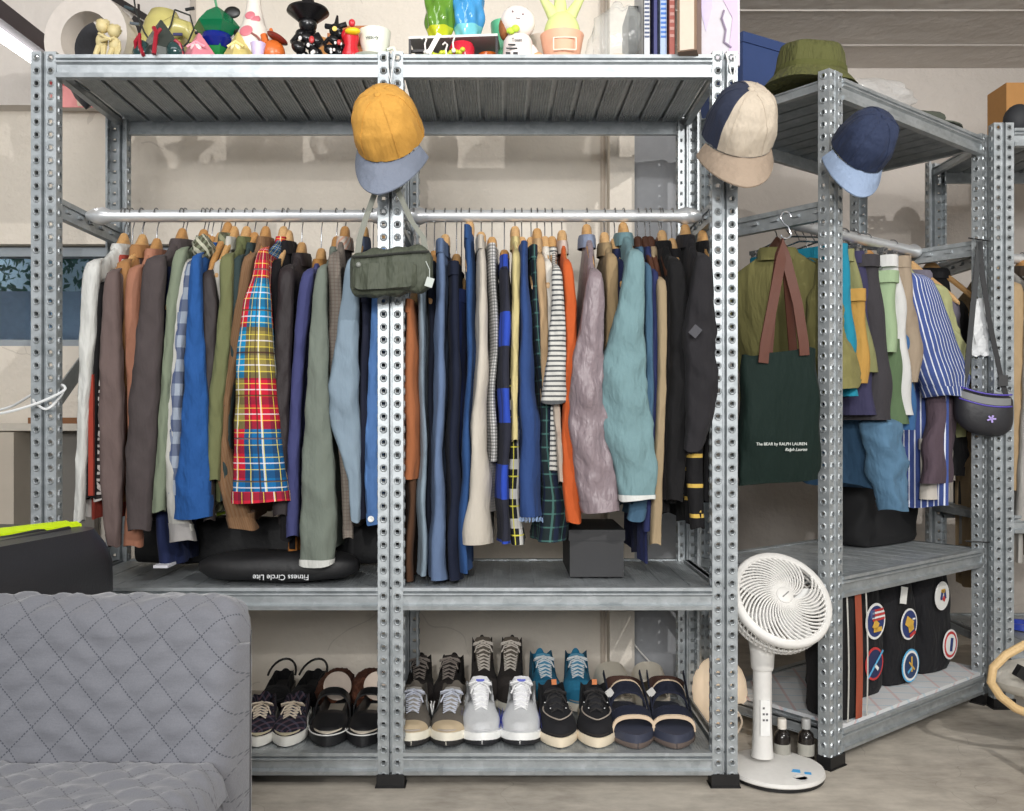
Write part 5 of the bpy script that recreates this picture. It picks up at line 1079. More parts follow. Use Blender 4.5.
def quilted(name, prof, x0, x1, rad, mat, hfun=True):
    """prof: (y, z) polyline of the padded surface; the right end x1 rounds off with radius rad"""
    P = [Vector((0, y, z)) for y, z in prof]; 
    S = [0]
    for a, c in zip(P, P[1:]): S.append(S[-1]+(c-a).length)
    nv = int(S[-1]/.006); nu = int((x1-x0)/.008); rows = []
    cen = sum(P, Vector())/len(P)
    for i in range(nu+1):
        q = i/nu; x = x0+(x1-x0)*q; e = 1
        row = []
        d = x1-x
        for j in range(nv+1):
            s = S[-1]*j/nv; k = 0
            while k < len(S)-2 and S[k+1] < s: k += 1
            f = (s-S[k])/max(S[k+1]-S[k], 1e-6); p = P[k].lerp(P[k+1], f)
            tn = (P[min(k+1, len(P)-1)]-P[k]).normalized(); nrm = Vector((0, tn.z, -tn.y))*-1
            h = qh(x, s)
            ins = 0
            if d < rad: ins = rad-(rad*rad-(rad-d)**2)**.5
            row.append(((x, s), p, nrm, h*(1 if d > .004 else 0), ins))
        rows.append(row)
    return rows, cen
def pad(name, prof, x0, x1, rad, mat, parent, inset):
    rows, cen = quilted(name, prof, x0, x1, rad, mat); b = MB(); W_ = len(rows[0])
    for r in rows:
        for (xs, p, nrm, h, ins) in r:
            q = p+nrm*h; q = inset(q, ins); b.v.append(Vector((xs[0]-ox, q.y-1.30, q.z)))
    for i in range(len(rows)-1):
        for j in range(W_-1):
            ids = (i*W_+j, (i+1)*W_+j, (i+1)*W_+j+1, i*W_+j+1)
            uv_ = [rows[a // W_][a % W_][0] for a in ids]; b.face(ids, uv_)
    return b.build(name, mat, parent, 0)
ZTB = Z(592, 1.42)
prof = [(1.285, .36), (1.29, .42), (1.315, .52), (1.33, .58)]
# rounded top
cy_, cz_, rr_ = 1.385, ZTB-.055, .055
prof = [(1.27, .30), (1.285, .40), (1.305, .48)]+[(cy_-rr_*cos(a), cz_+rr_*sin(a)) for a in [0, .25, .5, .75, 1.0, 1.25, 1.5, 1.8, 2.1, 2.4, 2.7, 3.0]]+[(cy_+rr_, cz_-.15), (cy_+rr_, .12)]
def ins_back(q, ins):
    y = q.y; k = min(1, ins/.05)
    z = q.z-(ins*.9 if q.z > cz_ else ins*.25*max(0, 1-(cz_-q.z)/.2)); y = y+(cy_-y)*min(.97, (ins/.05)**1.3)
    return Vector((q.x, y, z))
pad('backrest', prof, -1.55, SX, .05, QM, t, ins_back)
zs_ = .414
prof = [(1.285, zs_-.02), (1.27, zs_), (1.10, zs_+.004), (.80, zs_+.0), (.62, zs_-.01)]+[(.60-.03*sin(a), zs_-.04+.03*cos(a)) for a in (0, .5, 1, 1.5)]+[(.57, .12)]
prof = prof[::1]
def ins_seat(q, ins): return Vector((q.x, q.y, q.z-ins*1.0 if q.z > .3 else q.z))
prof_r = prof[::-1]
pad('seat_cushion', prof_r, -1.55, SX-.0, .045, QM, t, ins_seat)
b = MB(); b.box((SX-.03-.75-ox, 1.36-1.30, .24), (1.5, .12, .30)); b.box((SX-.03-.75-ox, .93-1.30, .24), (1.5, .66, .28)); b.build('frame', plain((150, 152, 158), .9), t)
for x in (-.9, -.08):
    for y in (.66, 1.38): m_ = MB(); m_.lathe([(.016, 0), (.022, .10)], (SX+x-ox, y-1.30, 0), 16); m_.build('leg', BLK, t)
# ------------------------------------------------------------ rattan chair at the right edge
t = empty('rattan_chair', 'pale bent wood chair with a cushion cut by the right edge', 'chair', (X(1030, 2.3), 2.35, 0))
RT = wood((214, 186, 140), (190, 158, 110))
def P3(px, py, D): return Vector((X(px, D), D, Z(py, D)))-t.location
MB().tube([P3(1050, 640, 2.3), P3(1024, 645, 2.3), P3(1006, 655, 2.3), P3(993, 668, 2.3), P3(991, 682, 2.3), P3(1000, 696, 2.3), P3(1015, 708, 2.3), P3(1034, 716, 2.3), P3(1060, 720, 2.3)], .011, 10).build('armrest', RT, t)
MB().ell(P3(1045, 680, 2.42), (.14, .12, .05)).build('cushion', fab((226, 220, 206)), t)
MB().box(P3(1040, 684, 2.31), (.14, .02, .03), R3(0, .55, 0)).build('seat_strap', BLK, t)
for px, D in ((1036, 2.25), (1036, 2.65), (1140, 2.25), (1140, 2.65)):
    p = P3(px, 716, D); MB().tube([p, (p.x, p.y, .0)], .012, 8).build('leg', RT, t)
b = MB(); b.lathe([(.05, 0), (.05, .02), (.04, .02), (.04, .004), (.0, .004)], (0, 0, 0), 24); o = b.build('blue_tray', plain((40, 60, 150), .4)); o.location = (X(1022, 3.0), 3.0, .202); tag(o, 'small blue round tray on the lowest shelf behind the rattan chair', 'tray')
# fluorescent tube on the ceiling at upper left
t = empty('tube_light', 'bright tube light in a dark housing at the upper left', 'ceiling light', (X(10, 2.45), 2.45, Z(30, 2.45)))
a_ = Vector((X(-30, 2.3), 2.3, Z(14, 2.3)))-t.location; c_ = Vector((X(44, 2.75), 2.75, Z(66, 2.75)))-t.location
MB().tube([a_, c_], .016, 12).build('lamp_tube', plain((255, 255, 255), .4, emit=6), t)
u_ = Vector((0, 0, .028)); b = MB(); b.loft([[p+Vector(q) for q in ((-.03, 0, .014), (.045, 0, .014), (.05, 0, .06), (-.02, 0, .06))] for p in (a_, c_)]); b.build('housing', plain((66, 58, 62), .6), t)
# pink poster on the dropped beam
t = empty('pink_poster', 'pink and red printed banner on the wall behind the left top shelf', 'poster', (X(88, 2.91), 2.912, 0))
def quad(pts, D, name, c, yo): b = MB(); b.loft([[Vector((X(px, D)-t.location.x, yo, Z(py, D))) for px, py in pts], [Vector((X(px, D)-t.location.x, yo+.004, Z(py, D))) for px, py in pts]]); return b.build(name, plain(c, .7), t)
quad([(50, 62), (132, 62), (132, 107), (50, 107)], 2.91, 'sheet', (226, 150, 150), 0)
quad([(50, 62), (75, 62), (132, 90), (90, 88), (50, 84)], 2.91, 'red_panel', (186, 60, 66), -.003)
quad([(76, 97), (118, 92), (128, 106), (78, 106)], 2.91, 'cream_panel', (222, 205, 184), -.004)
# ------------------------------------------------------------ things on the long rack's top shelf
ZS = ZT-.004
def at(px, D, z=ZS): return (X(px, D), D, z)
def zz(py, D): return Z(py, D)-ZS
C1 = plain((206, 198, 190), .5)
# white arched ring
D = 2.42
b = MB(); pts = []
ctr = (X(92, D), zz(6, D))
for k in range(33):
    a = 2*PI*k/32; pts.append(Vector((.115*cos(a), 0, .118+.118*sin(a))))
rings = []
for k in range(33):
    a = 2*PI*k/32; d = Vector((cos(a), 0, sin(a))); w_ = .024
    rings.append([Vector((0, 0, .118))+d*(.095+w_*x)+Vector((0, .03*y, 0)) for x, y in ((-1, -1), (1, -1), (1, 1), (-1, 1))])
b.loft(rings, True, False, False); o = b.build('round_ring_stand', C1, None, 60); o.location = at(92, 2.40); o.rotation_euler = (0, 0, -.15); tag(o, 'pale grey white ring shaped stand at the left end of the top shelf', 'ornament')
b = MB(); b.ell((0, 0, .13), (.055, .028, .125), f=lambda d: 1+.05*sin(d.x*8+d.z*5)); o = b.build('dark_bag', plain((56, 58, 64), .4, bump=.5), None, 60); o.location = at(86, 2.575); tag(o, 'dark grey glossy bag behind the ring stand at the left end', 'bag')
# couple figurine
def kid(b, x, lean, h):
    for s in (-1, 1): b.tube([(x+s*.007, -.004, 0), (x+s*.008, -.01, h*.22), (x+s*.005, 0, h*.42)], [.0055, .006, .007], 8)
    b.ell((x+lean*.3, 0, h*.52), (.013, .011, h*.17)); b.ell((x+lean, 0, h*.83), (.0135, .0135, .0145)); b.ell((x+lean*1.2, .004, h*.88), (.015, .015, .012), f=lambda d: 1+.12*sin(d.x*9+d.z*11))
b = MB(); kid(b, -.014, .002, .105); kid(b, .016, -.003, .092)
b.tube([(-.016, -.008, .068), (-.002, -.017, .058), (.014, -.014, .052)], .0035, 6); b.tube([(.018, -.008, .058), (.004, -.018, .052), (-.01, -.014, .050)], .0035, 6); b.tube([(.024, 0, .055), (.028, -.006, .035), (.024, -.008, .02)], .0035, 6)
b.lathe([(.034, -.004), (.036, 0), (.033, .006), (0, .007)], n=24)
o = b.build('couple_figurine', plain((206, 190, 140), .5)); o.location = at(108, 2.26); tag(o, 'cream figurine of two small embracing figures in front of the ring stand', 'figurine')
# olive and cream tall vase shaped like an animal
t = empty('pale_yellow_vase', 'large pale yellow glazed ornament with a spout and a wire of tiny bulbs', 'ornament', at(164, 2.45))
b = MB(); b.lathe([(.045, 0), (.062, .02), (.070, .08), (.064, .14), (.05, .19), (.035, .22), (0, .23)], n=36); b.tube([(.02, -.05, .14), (.05, -.05, .16), (.078, -.045, .155), (.092, -.04, .135), (.09, -.04, .12)], [.03, .028, .022, .016, .01], 12); b.build('body', plain((196, 186, 116), .22), t, 60)
b = MB(); b.tube([(-.055, -.075, .25), (-.045, -.08, .19), (-.02, -.085, .13), (0, -.085, .10), (.03, -.085, .11), (.05, -.085, .15), (.06, -.085, .19)], .0022, 6); b.tube([(.06, -.085, .19), (.10, -.085, .175), (.11, -.085, .14), (.095, -.085, .105), (.07, -.085, .08)], .0022, 6)
b.build('string_light_wire', plain((30, 34, 32), .6), t)
for k, (x, z, c) in enumerate(((-.06, .198, (60, 74, 80)), (-.045, .155, (96, 104, 110)), (.068, .125, (70, 70, 110)), (.10, .19, (30, 32, 34)), (.125, .128, (30, 32, 36)))):
    MB().tube([(x-.012, -.085, z), (x+.012, -.085, z+.004*(k-2))], .0042, 8).build('small_bulb', plain(c, .3), t)
# dark pyramid with red arms
t = empty('dark_cone_ornament', 'dark glass pyramid figurine with red trim at the left of the top shelf', 'figurine', at(161, 2.245))
MB().lathe([(.036, 0), (.040, .02), (.022, .05), (.002, .078)], n=4).build('pyramid', plain((60, 66, 62), .25), t, 20)
MB().ell((.030, -.012, .018), (.016, .014, .018)).ell((-.030, -.010, .016), (.016, .014, .022)).build('glass_lobes', plain((40, 66, 66), .1), t)
b = MB(); b.tube([(-.038, -.01, 0), (-.036, -.024, .03), (-.03, -.02, .044), (-.026, -.03, .02), (-.016, -.04, 0)], .0034, 7); b.tube([(.0, -.034, .05), (.006, -.038, .04), (.004, -.044, .0)], .004, 7); b.tube([(.012, -.034, .048), (.007, -.038, .038)], .003, 7); b.tube([(.044, -.01, .0), (.040, -.02, .028), (.032, -.02, .034)], .0034, 7); b.build('red_trim', plain((150, 26, 44), .3), t)
# small pyramids
def pyr(name, label, px, D, s, h, c, gem):
    t = empty(name, label, 'figurine', at(px, D)); MB().lathe([(s, 0), (s*.97, .004), (s*.05, h)], n=4).build('pyramid', plain(c, .3), t, 20); b = MB(); b.ell((0, -s*.42, h*.40), (s*.26, .006, s*.22)); b.build('eye_boss', plain(gem, .15), t); b = MB(); b.tube([(-s*.4, -s*.42, h*.45), (0, -s*.40, h*.62), (s*.4, -s*.42, h*.45)], .0022, 6); b.build('brow', plain(tuple(min(255, x+30) for x in c), .3), t)
pyr('pink_pyramid', 'pink pyramid figurine left of the green glass ornament', 199, 2.25, .040, .056, (214, 132, 146), (240, 200, 200))
pyr('yellow_pyramid', 'yellow pyramid figurine between the green ornament and the spotted vase', 238, 2.25, .036, .058, (206, 190, 120), (240, 226, 180))
# green and blue glass ornament
t = empty('green_glass_ornament', 'green and blue glass lantern ornament with black leaves between two pyramids', 'ornament', at(217, 2.30))
MB().lathe([(.012, 0), (.006, .004), (.022, .03), (.026, .05)], n=6).build('green_base', plain((30, 120, 60), .15), t, 20)
MB().lathe([(.024, .045), (.032, .06), (.028, .072)], n=16).build('blue_body', plain((20, 34, 120), .08), t)
MB().lathe([(.030, .072), (.046, .088), (.026, .112), (.004, .128)], n=6).build('green_roof', plain((16, 110, 70), .15), t, 20)
MB().tube([(.0, 0, .125), (-.006, 0, .155), (-.012, 0, .18)], .0025, 6).build('stem', plain((90, 150, 110), .3), t)
b = MB(); b.ell((.030, .0, .118), (.016, .004, .012)); b.tube([(.022, 0, .112), (.034, 0, .09), (.042, 0, .066), (.046, 0, .05)], [.004, .006, .006, .002], 6); b.tube([(.038, 0, .072), (.052, 0, .092)], .004, 6); b.build('black_leaf', plain((20, 22, 20), .4), t)
# spotted cone vase
t = empty('spotted_vase', 'tall white bottle vase with pink spots', 'vase', at(254, 2.30))
MB().lathe([(.018, 0), (.020, .02), (.044, .035), (.052, .055), (.046, .085), (.030, .12), (.020, .16), (.016, .20), (0, .201)], n=40).build('body', plain((226, 218, 208), .3), t)
for a, z, r, k in ((-1.75, .088, .016, .8), (-1.2, .128, .012, 1), (-2.2, .055, .015, 1), (-1.7, .135, .012, 1.1), (-.9, .075, .008, .8)):
    rad = .052 if z < .07 else .045 if z < .1 else .026; b = MB(); nrm = Vector((cos(a), sin(a), .3)).normalized(); b.ell(Vector((cos(a)*rad, sin(a)*rad, z)), (r*1.1, r, .0025), nrm.to_track_quat('Z', 'Y').to_matrix()); b.build('pink_spot', plain((206, 120, 130), .3), t)
MB().tube([(0, -.045, .085), (.02, -.05, .072), (.032, -.048, .058)], .003, 6).build('handle', plain((150, 96, 90), .4), t)
# orange rabbit like pot
t = empty('orange_ornament', 'small orange round eared ornament with a dark cap beside the spotted vase', 'ornament', at(273, 2.25))
MB().ell((0, 0, .020), (.021, .019, .022)).tube([(-.012, 0, .035), (-.016, 0, .052)], .006, 8).tube([(.003, 0, .04), (-.004, 0, .062)], .003, 8).build('body', plain((204, 104, 44), .3), t)
MB().ell((.008, -.002, .045), (.020, .018, .006), R3(0, .5, 0)).build('cap', plain((120, 44, 34), .3), t)
b = MB(); b.lathe([(.012, 0), (.009, .01), (.013, .028)], n=16); o = b.build('lilac_cup', plain((206, 190, 226), .4)); o.location = at(258, 2.225); tag(o, 'tiny lilac cup in front of the spotted vase', 'cup')
# black figures
def blackfig(name, label, px, D, s, hat):
    t = empty(name, label, 'figurine', at(px, D)); K_ = plain((22, 22, 24), .25)
    b = MB(); rnd = random.Random(int(px))
    for k in range(9): b.ell((rnd.uniform(-.022, .022)*s, rnd.uniform(-.012, .012)*s, (.010+.009*k)*s), (.017*s, .015*s, .013*s), R3(rnd.random(), rnd.random(), 0), 12, 8)
    for q in (-1, 1): b.ell((q*.018*s, -.008*s, .008*s), (.014*s, .018*s, .009*s)); b.tube([(q*.02*s, 0, .07*s), (q*.032*s, -.008*s, .05*s), (q*.024*s, -.018*s, .038*s)], .006*s, 8)
    b.build('body', K_, t, 60)
    MB().ell((0, 0, .092*s), (.020*s, .019*s, .020*s)).build('head', K_, t)
    b = MB()
    if hat: b.lathe([(.022*s, .098*s), (.046*s, .118*s), (.044*s, .123*s), (.018*s, .118*s), (.014*s, .14*s), (.010*s, .16*s), (0, .165*s)], n=28)
    else:
        b.tube([(-.03*s, 0, .105*s), (0, -.006*s, .098*s), (.03*s, 0, .11*s)], .008*s, 8); b.tube([(0, 0, .10*s), (.004*s, 0, .135*s)], [.009*s, .003*s], 8)
    b.build('hat', K_, t); b = MB()
    for k in range(5): b.ell((rnd.uniform(-.02, .022)*s, -.018*s, rnd.uniform(.012, .06)*s), (.004*s, .003*s, .005*s), n=8, m=5)
    b.build('white_marks', plain((220, 214, 210), .4), t); MB().ell((.012*s, -.02*s, .05*s), (.006*s, .004*s, .008*s)).build('red_mark', plain((190, 60, 60), .4), t)
    if not hat: MB().lathe([(0, 0), (.007*s, 0), (.007*s, .003*s), (0, .003*s)], (0, -.02*s, .088*s), 14, R3(PI/2)).build('gold_badge', plain((220, 190, 90), .4), t)
blackfig('black_hatted_figurine', 'taller shiny black figurine with a wide dish shaped hat', 308, 2.26, 1.15, True)
blackfig('black_small_figurine', 'smaller black figurine with a round gold badge in front of the wooden cabinet', 336, 2.235, .86, False)
# wooden triptych cabinet
t = empty('wooden_shrine_box', 'small orange brown wooden cabinet with open doors showing a picture', 'cabinet', at(353, 2.47))
WD = wood((190, 116, 58), (150, 84, 40)); WL_ = wood((222, 164, 100), (196, 134, 74))
b = MB(); b.box((0, .03, .075), (.12, .004, .15)); b.box((0, 0, .155), (.13, .06, .012)); b.box((0, 0, .172), (.10, .05, .022)); b.box((0, 0, .004), (.13, .06, .008)); b.box((-.058, 0, .075), (.006, .06, .14)); b.box((.058, 0, .075), (.006, .06, .14)); b.build('case', WD, t)
for s in (-1, 1): MB().box((s*.078, -.035, .08), (.05, .007, .135), R3(0, 0, s*-.75)).build('door', WL_, t)
MB().box((0, .026, .068), (.085, .003, .11)).build('picture_sheet', plain((222, 214, 202), .6), t)
b = MB(); b.lathe([(0, 0), (.013, 0), (.013, .002), (0, .002)], (.006, .024, .098), 24, R3(PI/2)); b.build('red_seal', plain((206, 60, 70), .6), t)
b = MB(); b.box((0, .0235, .085), (.06, .001, .002)); b.box((.03, .0235, .07), (.002, .001, .03)); b.box((-.03, .0235, .07), (.002, .001, .03)); b.build('picture_lines', plain((60, 56, 54), .6), t)
# red figure with yellow beak
t = empty('red_bird_figurine', 'small red bird figurine with a yellow beak next to the white mug', 'figurine', at(351, 2.225))
MB().lathe([(.016, 0), (.019, .012), (.013, .03), (.017, .045), (.013, .058), (0, .064)], n=24).ell((-.008, 0, .052), (.012, .011, .014)).build('body', plain((196, 26, 40), .25), t)
MB().ell((.006, -.016, .054), (.016, .010, .007)).build('beak', plain((240, 200, 30), .4), t); MB().ell((.002, 0, .078), (.007, .006, .008)).build('comb', plain((200, 50, 60), .3), t)
# mug on a saucer
MG = plain((226, 230, 214), .25)
t = empty('white_mug', 'pale cream mug with small dark lettering above the centre post', 'mug', at(375, 2.245, ZS+.012))
MB().lathe([(.018, .0), (.024, .003), (.034, .035), (.037, .062), (.0345, .062), (.030, .035), (.018, .008), (0, .007)], n=40, cap0=True, cap1=False).build('cup', MG, t)
MB().tube([(.030, -.01, .018), (.044, -.014, .020), (.051, -.016, .008), (.046, -.014, -.006), (.034, -.012, -.004)], .0042, 8).build('handle', MG, t)
text('lettering', 'victory', .0105, plain((70, 80, 76), .6), t, (-.002, -.0355, .036), (PI/2-.12, 0, 0))
o = MB().lathe([(.02, 0), (.040, .004), (.052, .011), (.050, .012), (.03, .008), (0, .007)], n=40).build('saucer', MG); o.location = at(371, 2.245); tag(o, 'pale saucer underneath the cream mug', 'saucer')
# tray-like wire rack with vases on top
D = 2.30
t = empty('countertop_riser', 'small dark slatted riser with a white top carrying the green and blue vases', 'rack', at(455, D), -.08)
MB().box((0, .02, .076), (.225, .12, .006)).build('top_board', plain((216, 214, 212), .4), t)
b = MB()
for z in (.015, .032, .049): b.box((-.085, -.02, z), (.05, .008, .006))
for x, y in ((-.11, -.035), (.11, -.035), (-.11, .07), (.11, .07)): b.box((x, y, .037), (.006, .006, .073))
b.box((.0, .075, .04), (.22, .004, .07)); b.build('frame', plain((46, 42, 44), .4), t)
def twist(name, label, px, py, D, c1, c2, s, base):
    t = empty(name, label, 'vase', at(px, D, base)); rings = []
    for j in range(25):
        q = j/24; z = .135*s*q; r = (.022+.016*sin(min(q*2.2, 1)*PI/2)-.004*(q > .8))*s
        rings.append([Vector((r*(1+.09*sin(6*(2*PI*k/48)+q*7)+.05*sin(6*(2*PI*k/48)-q*9))*cos(2*PI*k/48), r*(1+.09*sin(6*(2*PI*k/48)+q*7)+.05*sin(6*(2*PI*k/48)-q*9))*sin(2*PI*k/48), z)) for k in range(48)])
    b = MB(); b.loft(rings[6:], True, False, False); b.build('twisted_body', plain(c1, .12), t, 60); b = MB(); b.loft(rings[:7], True, True, False); b.build('foot', plain(c2, .15), t, 60)
twist('green_vase', 'green twisted glass vase standing on the white topped riser', 440, 28, 2.31, (96, 140, 48), (190, 196, 40), .98, ZS+.080)
twist('blue_vase', 'light blue twisted glass vase right of the green one', 468, 30, 2.31, (70, 150, 206), (120, 200, 210), 1.06, ZS+.080)
# sweets and cups inside the riser
o = MB().lathe([(.026, 0), (.030, .01), (.032, .045), (.028, .056), (0, .058)], n=32).build('red_jar', plain((206, 40, 60), .2)); o.location = at(462, 2.265); tag(o, 'red translucent jar under the white topped riser', 'jar')
o = MB().lathe([(.022, 0), (.027, .01), (.026, .04), (0, .042)], n=32).build('amber_jar', plain((176, 84, 20), .12)); o.location = at(488, 2.29); tag(o, 'amber glass jar at the right inside the riser', 'jar')
t = MB()
for k in range(16): t.ell((-.055+.0074*k, .004*sin(k*2), .006+.0012*k+.003*sin(k*1.7)), (.0068, .007, .006), n=10, m=6)
o = t.build('bead_string', plain((206, 214, 60), .35)); o.location = at(440, 2.222); tag(o, 'yellow green beaded garland lying in front of the riser', 'garland')
o = MB().box((0, 0, .0), (.012, .003, .055), R3(0, .5, 0)).ell((-.016, 0, -.02), (.006, .004, .006)).build('white_hair_clip', plain((236, 232, 228), .4)); o.location = at(434, 2.205, ZS+.034); tag(o, 'white plastic stick leaning against the riser front', 'clip')
for px, zc, lab in ((424, .036, 'small white wall hook figure at the left of the riser'), (445, .022, 'small white hanging ball at the middle of the riser'), (452, .04, 'small white hook right of the hanging ball')):
    b = MB(); b.tube([(-.006, 0, .012), (0, 0, .018), (.006, 0, .012), (.002, 0, 0), (.004, 0, -.018)], .0022, 6); b.ell((.004, 0, -.02), (.0055, .005, .0055), n=10, m=8); o = b.build('white_trinket', plain((238, 232, 228), .4)); o.location = at(px, 2.212, ZS+zc); tag(o, lab, 'trinket')
# green cup
o = MB().lathe([(.020, 0), (.024, .004), (.036, .075), (.038, .10), (.035, .10), (.022, .01), (0, .009)], n=36, cap1=False).build('mint_cup', plain((104, 190, 144), .35)); o.location = at(505, 2.36, ZS+.05); tag(o, 'mint green cup behind the white doll', 'cup')
o = MB().box((0, 0, .025), (.08, .08, .05)).build('cup_stand', plain((86, 50, 34), .5)); o.location = at(505, 2.37); tag(o, 'small brown block under the mint green cup', 'block')
# white doll
t = empty('white_doll', 'white round headed doll with a green bow on the top shelf', 'doll', at(518, 2.25))
MB().lathe([(.032, 0), (.034, .01), (.031, .05), (.026, .058)], n=32).ell((.033, 0, .018), (.014, .012, .03), R3(0, -.3, 0)).build('body', plain((236, 226, 222), .6), t)
MB().ell((.0, 0, .092), (.038, .032, .034), R3(0, .35, 0), 28, 18).build('head', plain((246, 236, 230), .6), t)
MB().ell((-.030, .006, .082), (.012, .02, .026)).build('hair', plain((150, 92, 50), .7), t)
b = MB(); b.ell((-.016, -.028, .062), (.010, .006, .007), f=lambda d: 1+.1*sin(d.x*14)); b.ell((-.006, -.030, .066), (.009, .006, .008)); b.build('bow', plain((190, 220, 70), .6), t)
b = MB()
for x, z in ((-.012, .102), (.010, .096)): b.ell((x, -.0315, z), (.002, .0015, .0022), n=8, m=6)
b.tube([(-.006, -.0325, .088), (0, -.033, .086), (.004, -.0325, .087)], .0008, 5); b.build('face', plain((110, 84, 90), .5), t)
b = MB(); b.box((-.014, -.0335, .030), (.016, .001, .003)); b.box((-.014, -.034, .022), (.024, .001, .003)); b.box((-.022, -.034, .008), (.010, .001, .012)); b.box((-.006, -.034, .008), (.010, .001, .012)); b.build('apron_print', plain((40, 40, 44), .6), t)
text('lettering', 'Toast', .010, plain((60, 60, 64), .6), t, (-.003, -.0345, .040), (PI/2, 0, 0))
o = MB().ell((0, 0, .012), (.014, .012, .013)).build('orange_ball', plain((226, 170, 126), .5)); o.location = at(538, 2.235); tag(o, 'small peach ball between the doll and the pink flower pot', 'ball')
o = MB().lathe([(.028, 0), (.034, .05), (.037, .10), (.033, .13), (0, .132)], n=28).build('cream_jar', plain((226, 206, 190), .5)); o.location = at(540, 2.40); tag(o, 'tall cream jar behind the doll and the flower pot', 'jar')
# flower pot with rabbit-like cactus
t = empty('flower_pot_ornament', 'peach pot with a pale green eared plant figure rising out of it', 'ornament', at(562, 2.255))
b = MB(); b.lathe([(.036, 0), (.038, .004), (.048, .058), (.050, .066), (.042, .066), (.040, .06), (0, .058)], n=44, cap1=False); b.build('pot', plain((232, 176, 146), .55), t)
b = MB(); 
for x0, z0, x1, z1 in ((-.022, .045, .028, .045), (-.022, .018, .028, .018), (-.022, .018, -.022, .045), (.028, .018, .028, .045)): b.tube([(x0, -.0445+.0, z0), ((x0+x1)/2, -.0475, (z0+z1)/2), (x1, -.0445, z1)], .0016, 5)
b.build('label_outline', plain((250, 226, 208), .6), t)
PG = plain((216, 226, 150), .55)
MB().ell((0, 0, .072), (.041, .036, .050), n=28, m=18).build('plant_body', PG, t)
for s, x1, z1 in ((-1, -.046, .155), (1, .050, .165)): MB().tube([(s*.014, 0, .105), (s*.026, 0, .125), (x1, 0, z1)], [.017, .013, .007], 12).build('plant_ear', PG, t)
MB().tube([(-.006, 0, .11), (-.004, 0, .14), (-.006, 0, .17)], [.018, .014, .010], 12).build('plant_stem', PG, t)
# clear plastic bag with pale contents
b = MB(); b.ell((0, 0, .075), (.06, .05, .085), n=36, m=22, f=lambda d: 1+.22*(abs(sin(d.x*4+d.z*3+1))-.5)+.14*(abs(sin(d.y*5-d.z*6+d.x*3))-.5)+.05*abs(sin(d.x*11+d.z*9))); o = b.build('clear_bag', plain((234, 238, 236), .1, 0, 0, .2, .9), None, 60); o.location = at(603, 2.27); o.rotation_euler = (0, .4, 0); tag(o, 'clear crinkled plastic bag leaning against the books', 'bag')
o = MB().box((0, 0, .012), (.07, .05, .024)).ell((0, 0, .024), (.035, .024, .008)).build('cream_soap', plain((232, 204, 160), .5)); o.location = at(617, 2.27); tag(o, 'cream block inside the clear plastic bag by the books', 'block')
o = MB().box((0, 0, .085), (.035, .12, .17)).box((0, -.0605, .1), (.03, .002, .10)).build('black_box', plain((38, 36, 36), .5)); o.location = at(632, 2.36); tag(o, 'black box standing left of the row of books', 'box')
# books
def book(px, D, w_, h, d, cover, label, rz=0, lines=None):
    t = empty('book', label, 'book', at(px, D), rz)
    b = MB(); b.box((-w_/2+.0008, d/2, h/2), (.0016, d, h)); b.box((w_/2-.0008, d/2, h/2), (.0016, d, h)); b.box((0, .0008, h/2), (w_, .0016, h)); b.build('cover', plain(cover, .4), t)
    MB().box((0, d/2+.001, h/2), (w_-.004, d-.006, h-.006)).build('pages', plain((230, 224, 210), .8), t)
    if lines:
        b = MB()
        for k in range(lines[1]): b.box((0, -.0006, h*.25+k*h*.7/lines[1]), (w_*.7, .0012, h*.3/lines[1]))
        b.build('spine_lettering', plain(lines[0], .5), t)
    return t
book(647, 2.22, .017, .23, .15, (190, 192, 196), 'white spined book with dark lettering, leftmost of the books', 0, ((70, 80, 110), 16))
book(655.5, 2.225, .012, .23, .15, (52, 56, 112), 'thin dark navy book between the two pale books', 0)
book(663.5, 2.22, .019, .23, .15, (166, 184, 214), 'pale blue and white book left of the red book', 0, ((60, 110, 190), 14))
book(672, 2.215, .016, .23, .15, (190, 112, 102), 'faded red book left of the thick brown folder', 0, ((222, 170, 160), 9))
t = empty('magazine_file', 'thick brown and cream file box sticking out over the shelf edge', 'file box', at(687, 2.165), -.32)
MB().box((0, .085, .125), (.046, .17, .25)).build('case', plain((122, 96, 76), .6), t); MB().box((.0, -.001, .125), (.034, .004, .246)).build('front_label', plain((206, 190, 174), .6), t)
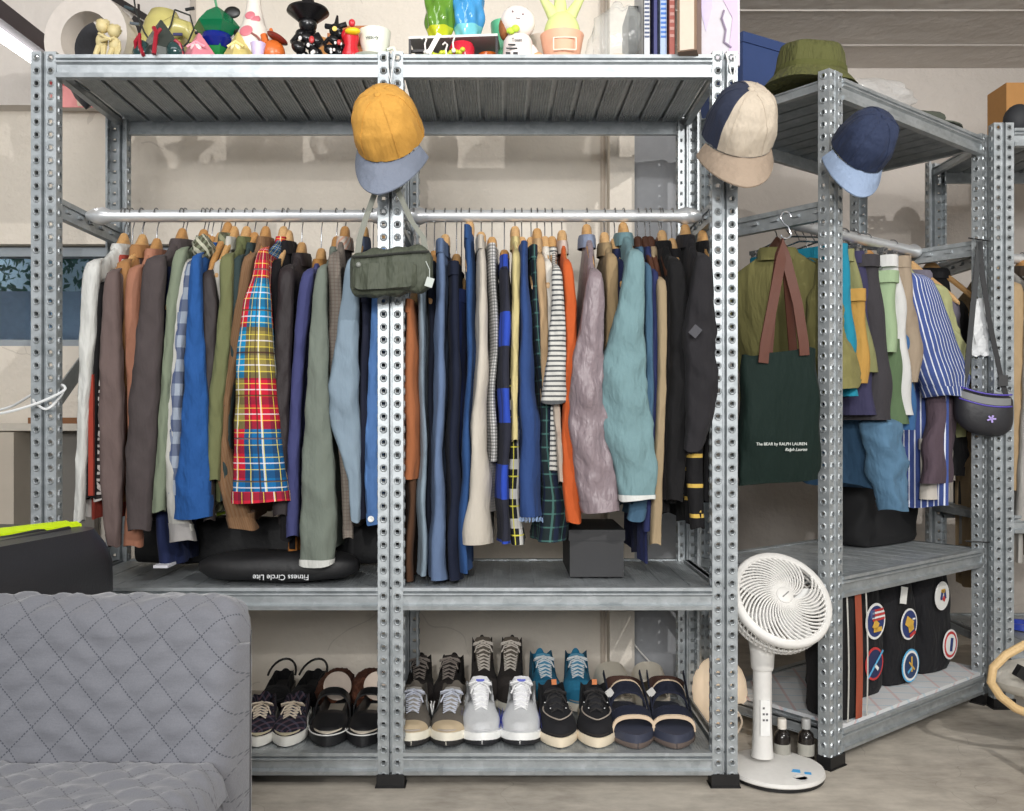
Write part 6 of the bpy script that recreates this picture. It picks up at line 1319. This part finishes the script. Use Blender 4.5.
t = empty('printed_board', 'white art board with lilac and pink abstract shapes at the right end', 'board', at(714, 2.27), -.15)
MB().box((0, 0, .13), (.125, .012, .26)).build('board', plain((200, 196, 204), .6), t)
b = MB()
b.loft([[Vector((x, -.0065-q, z)) for x, z in ((-.045, .25), (-.01, .25), (-.005, .15), (-.02, .09), (-.03, .13))] for q in (0, .0015)]); b.build('lilac_shape', plain((196, 186, 222), .6), t)
b = MB(); b.loft([[Vector((x, -.0065-q, z)) for x, z in ((.03, .25), (.055, .25), (.06, .03), (.035, .03), (.045, .12), (.02, .17))] for q in (0, .0018)]); b.build('mauve_shape', plain((206, 182, 212), .6), t)
b = MB(); b.tube([(.024, -.008, .14), (.018, -.008, .12), (.028, -.008, .09), (.024, -.008, .06), (.042, -.008, .045)], .003, 6); b.build('grey_line', plain((140, 128, 150), .6), t)
b = MB(); b.ell((.04, -.0075, .20), (.016, .001, .012), f=lambda d: 1+.3*sin(d.x*9+d.z*12)); b.build('pink_splash', plain((214, 90, 150), .6), t)
# dark framed picture and black bracket seen behind the left ornaments
b = MB(); b.box((0, 0, 0), (.16, .004, .02), R3(0, .55, 0)); b.box((.03, 0, -.05), (.006, .006, .12)); b.box((.028, 0, -.055), (.05, .01, .035), R3(0, .6, 0)); o = b.build('black_bracket', plain((30, 24, 24), .6)); o.location = (X(128, 2.86), 2.87, Z(6, 2.86)); tag(o, 'black bracket on the wall behind the embracing figures', 'bracket')
# lettering and emblem on the yellow cap are too small to read: a small blue dot mark
h = part_of('mustard yellow baseball cap'); 
b = MB(); b.ell((.077, .0, .050), (.002, .005, .005), n=10, m=6); b.build('emblem', plain((60, 80, 130), .6), h)

for nm, k in (('dark_cone_ornament', 1.4), ('pink_pyramid', 1.4), ('yellow_pyramid', 1.4), ('green_glass_ornament', 1.3), ('orange_ornament', 1.45), ('lilac_cup', 1.5), ('red_bird_figurine', 1.2), ('white_mug', 1.08), ('white_doll', 1.15), ('flower_pot_ornament', 1.1), ('couple_figurine', 1.15)):
    for o in things(nm): o.scale = (k, k, k)
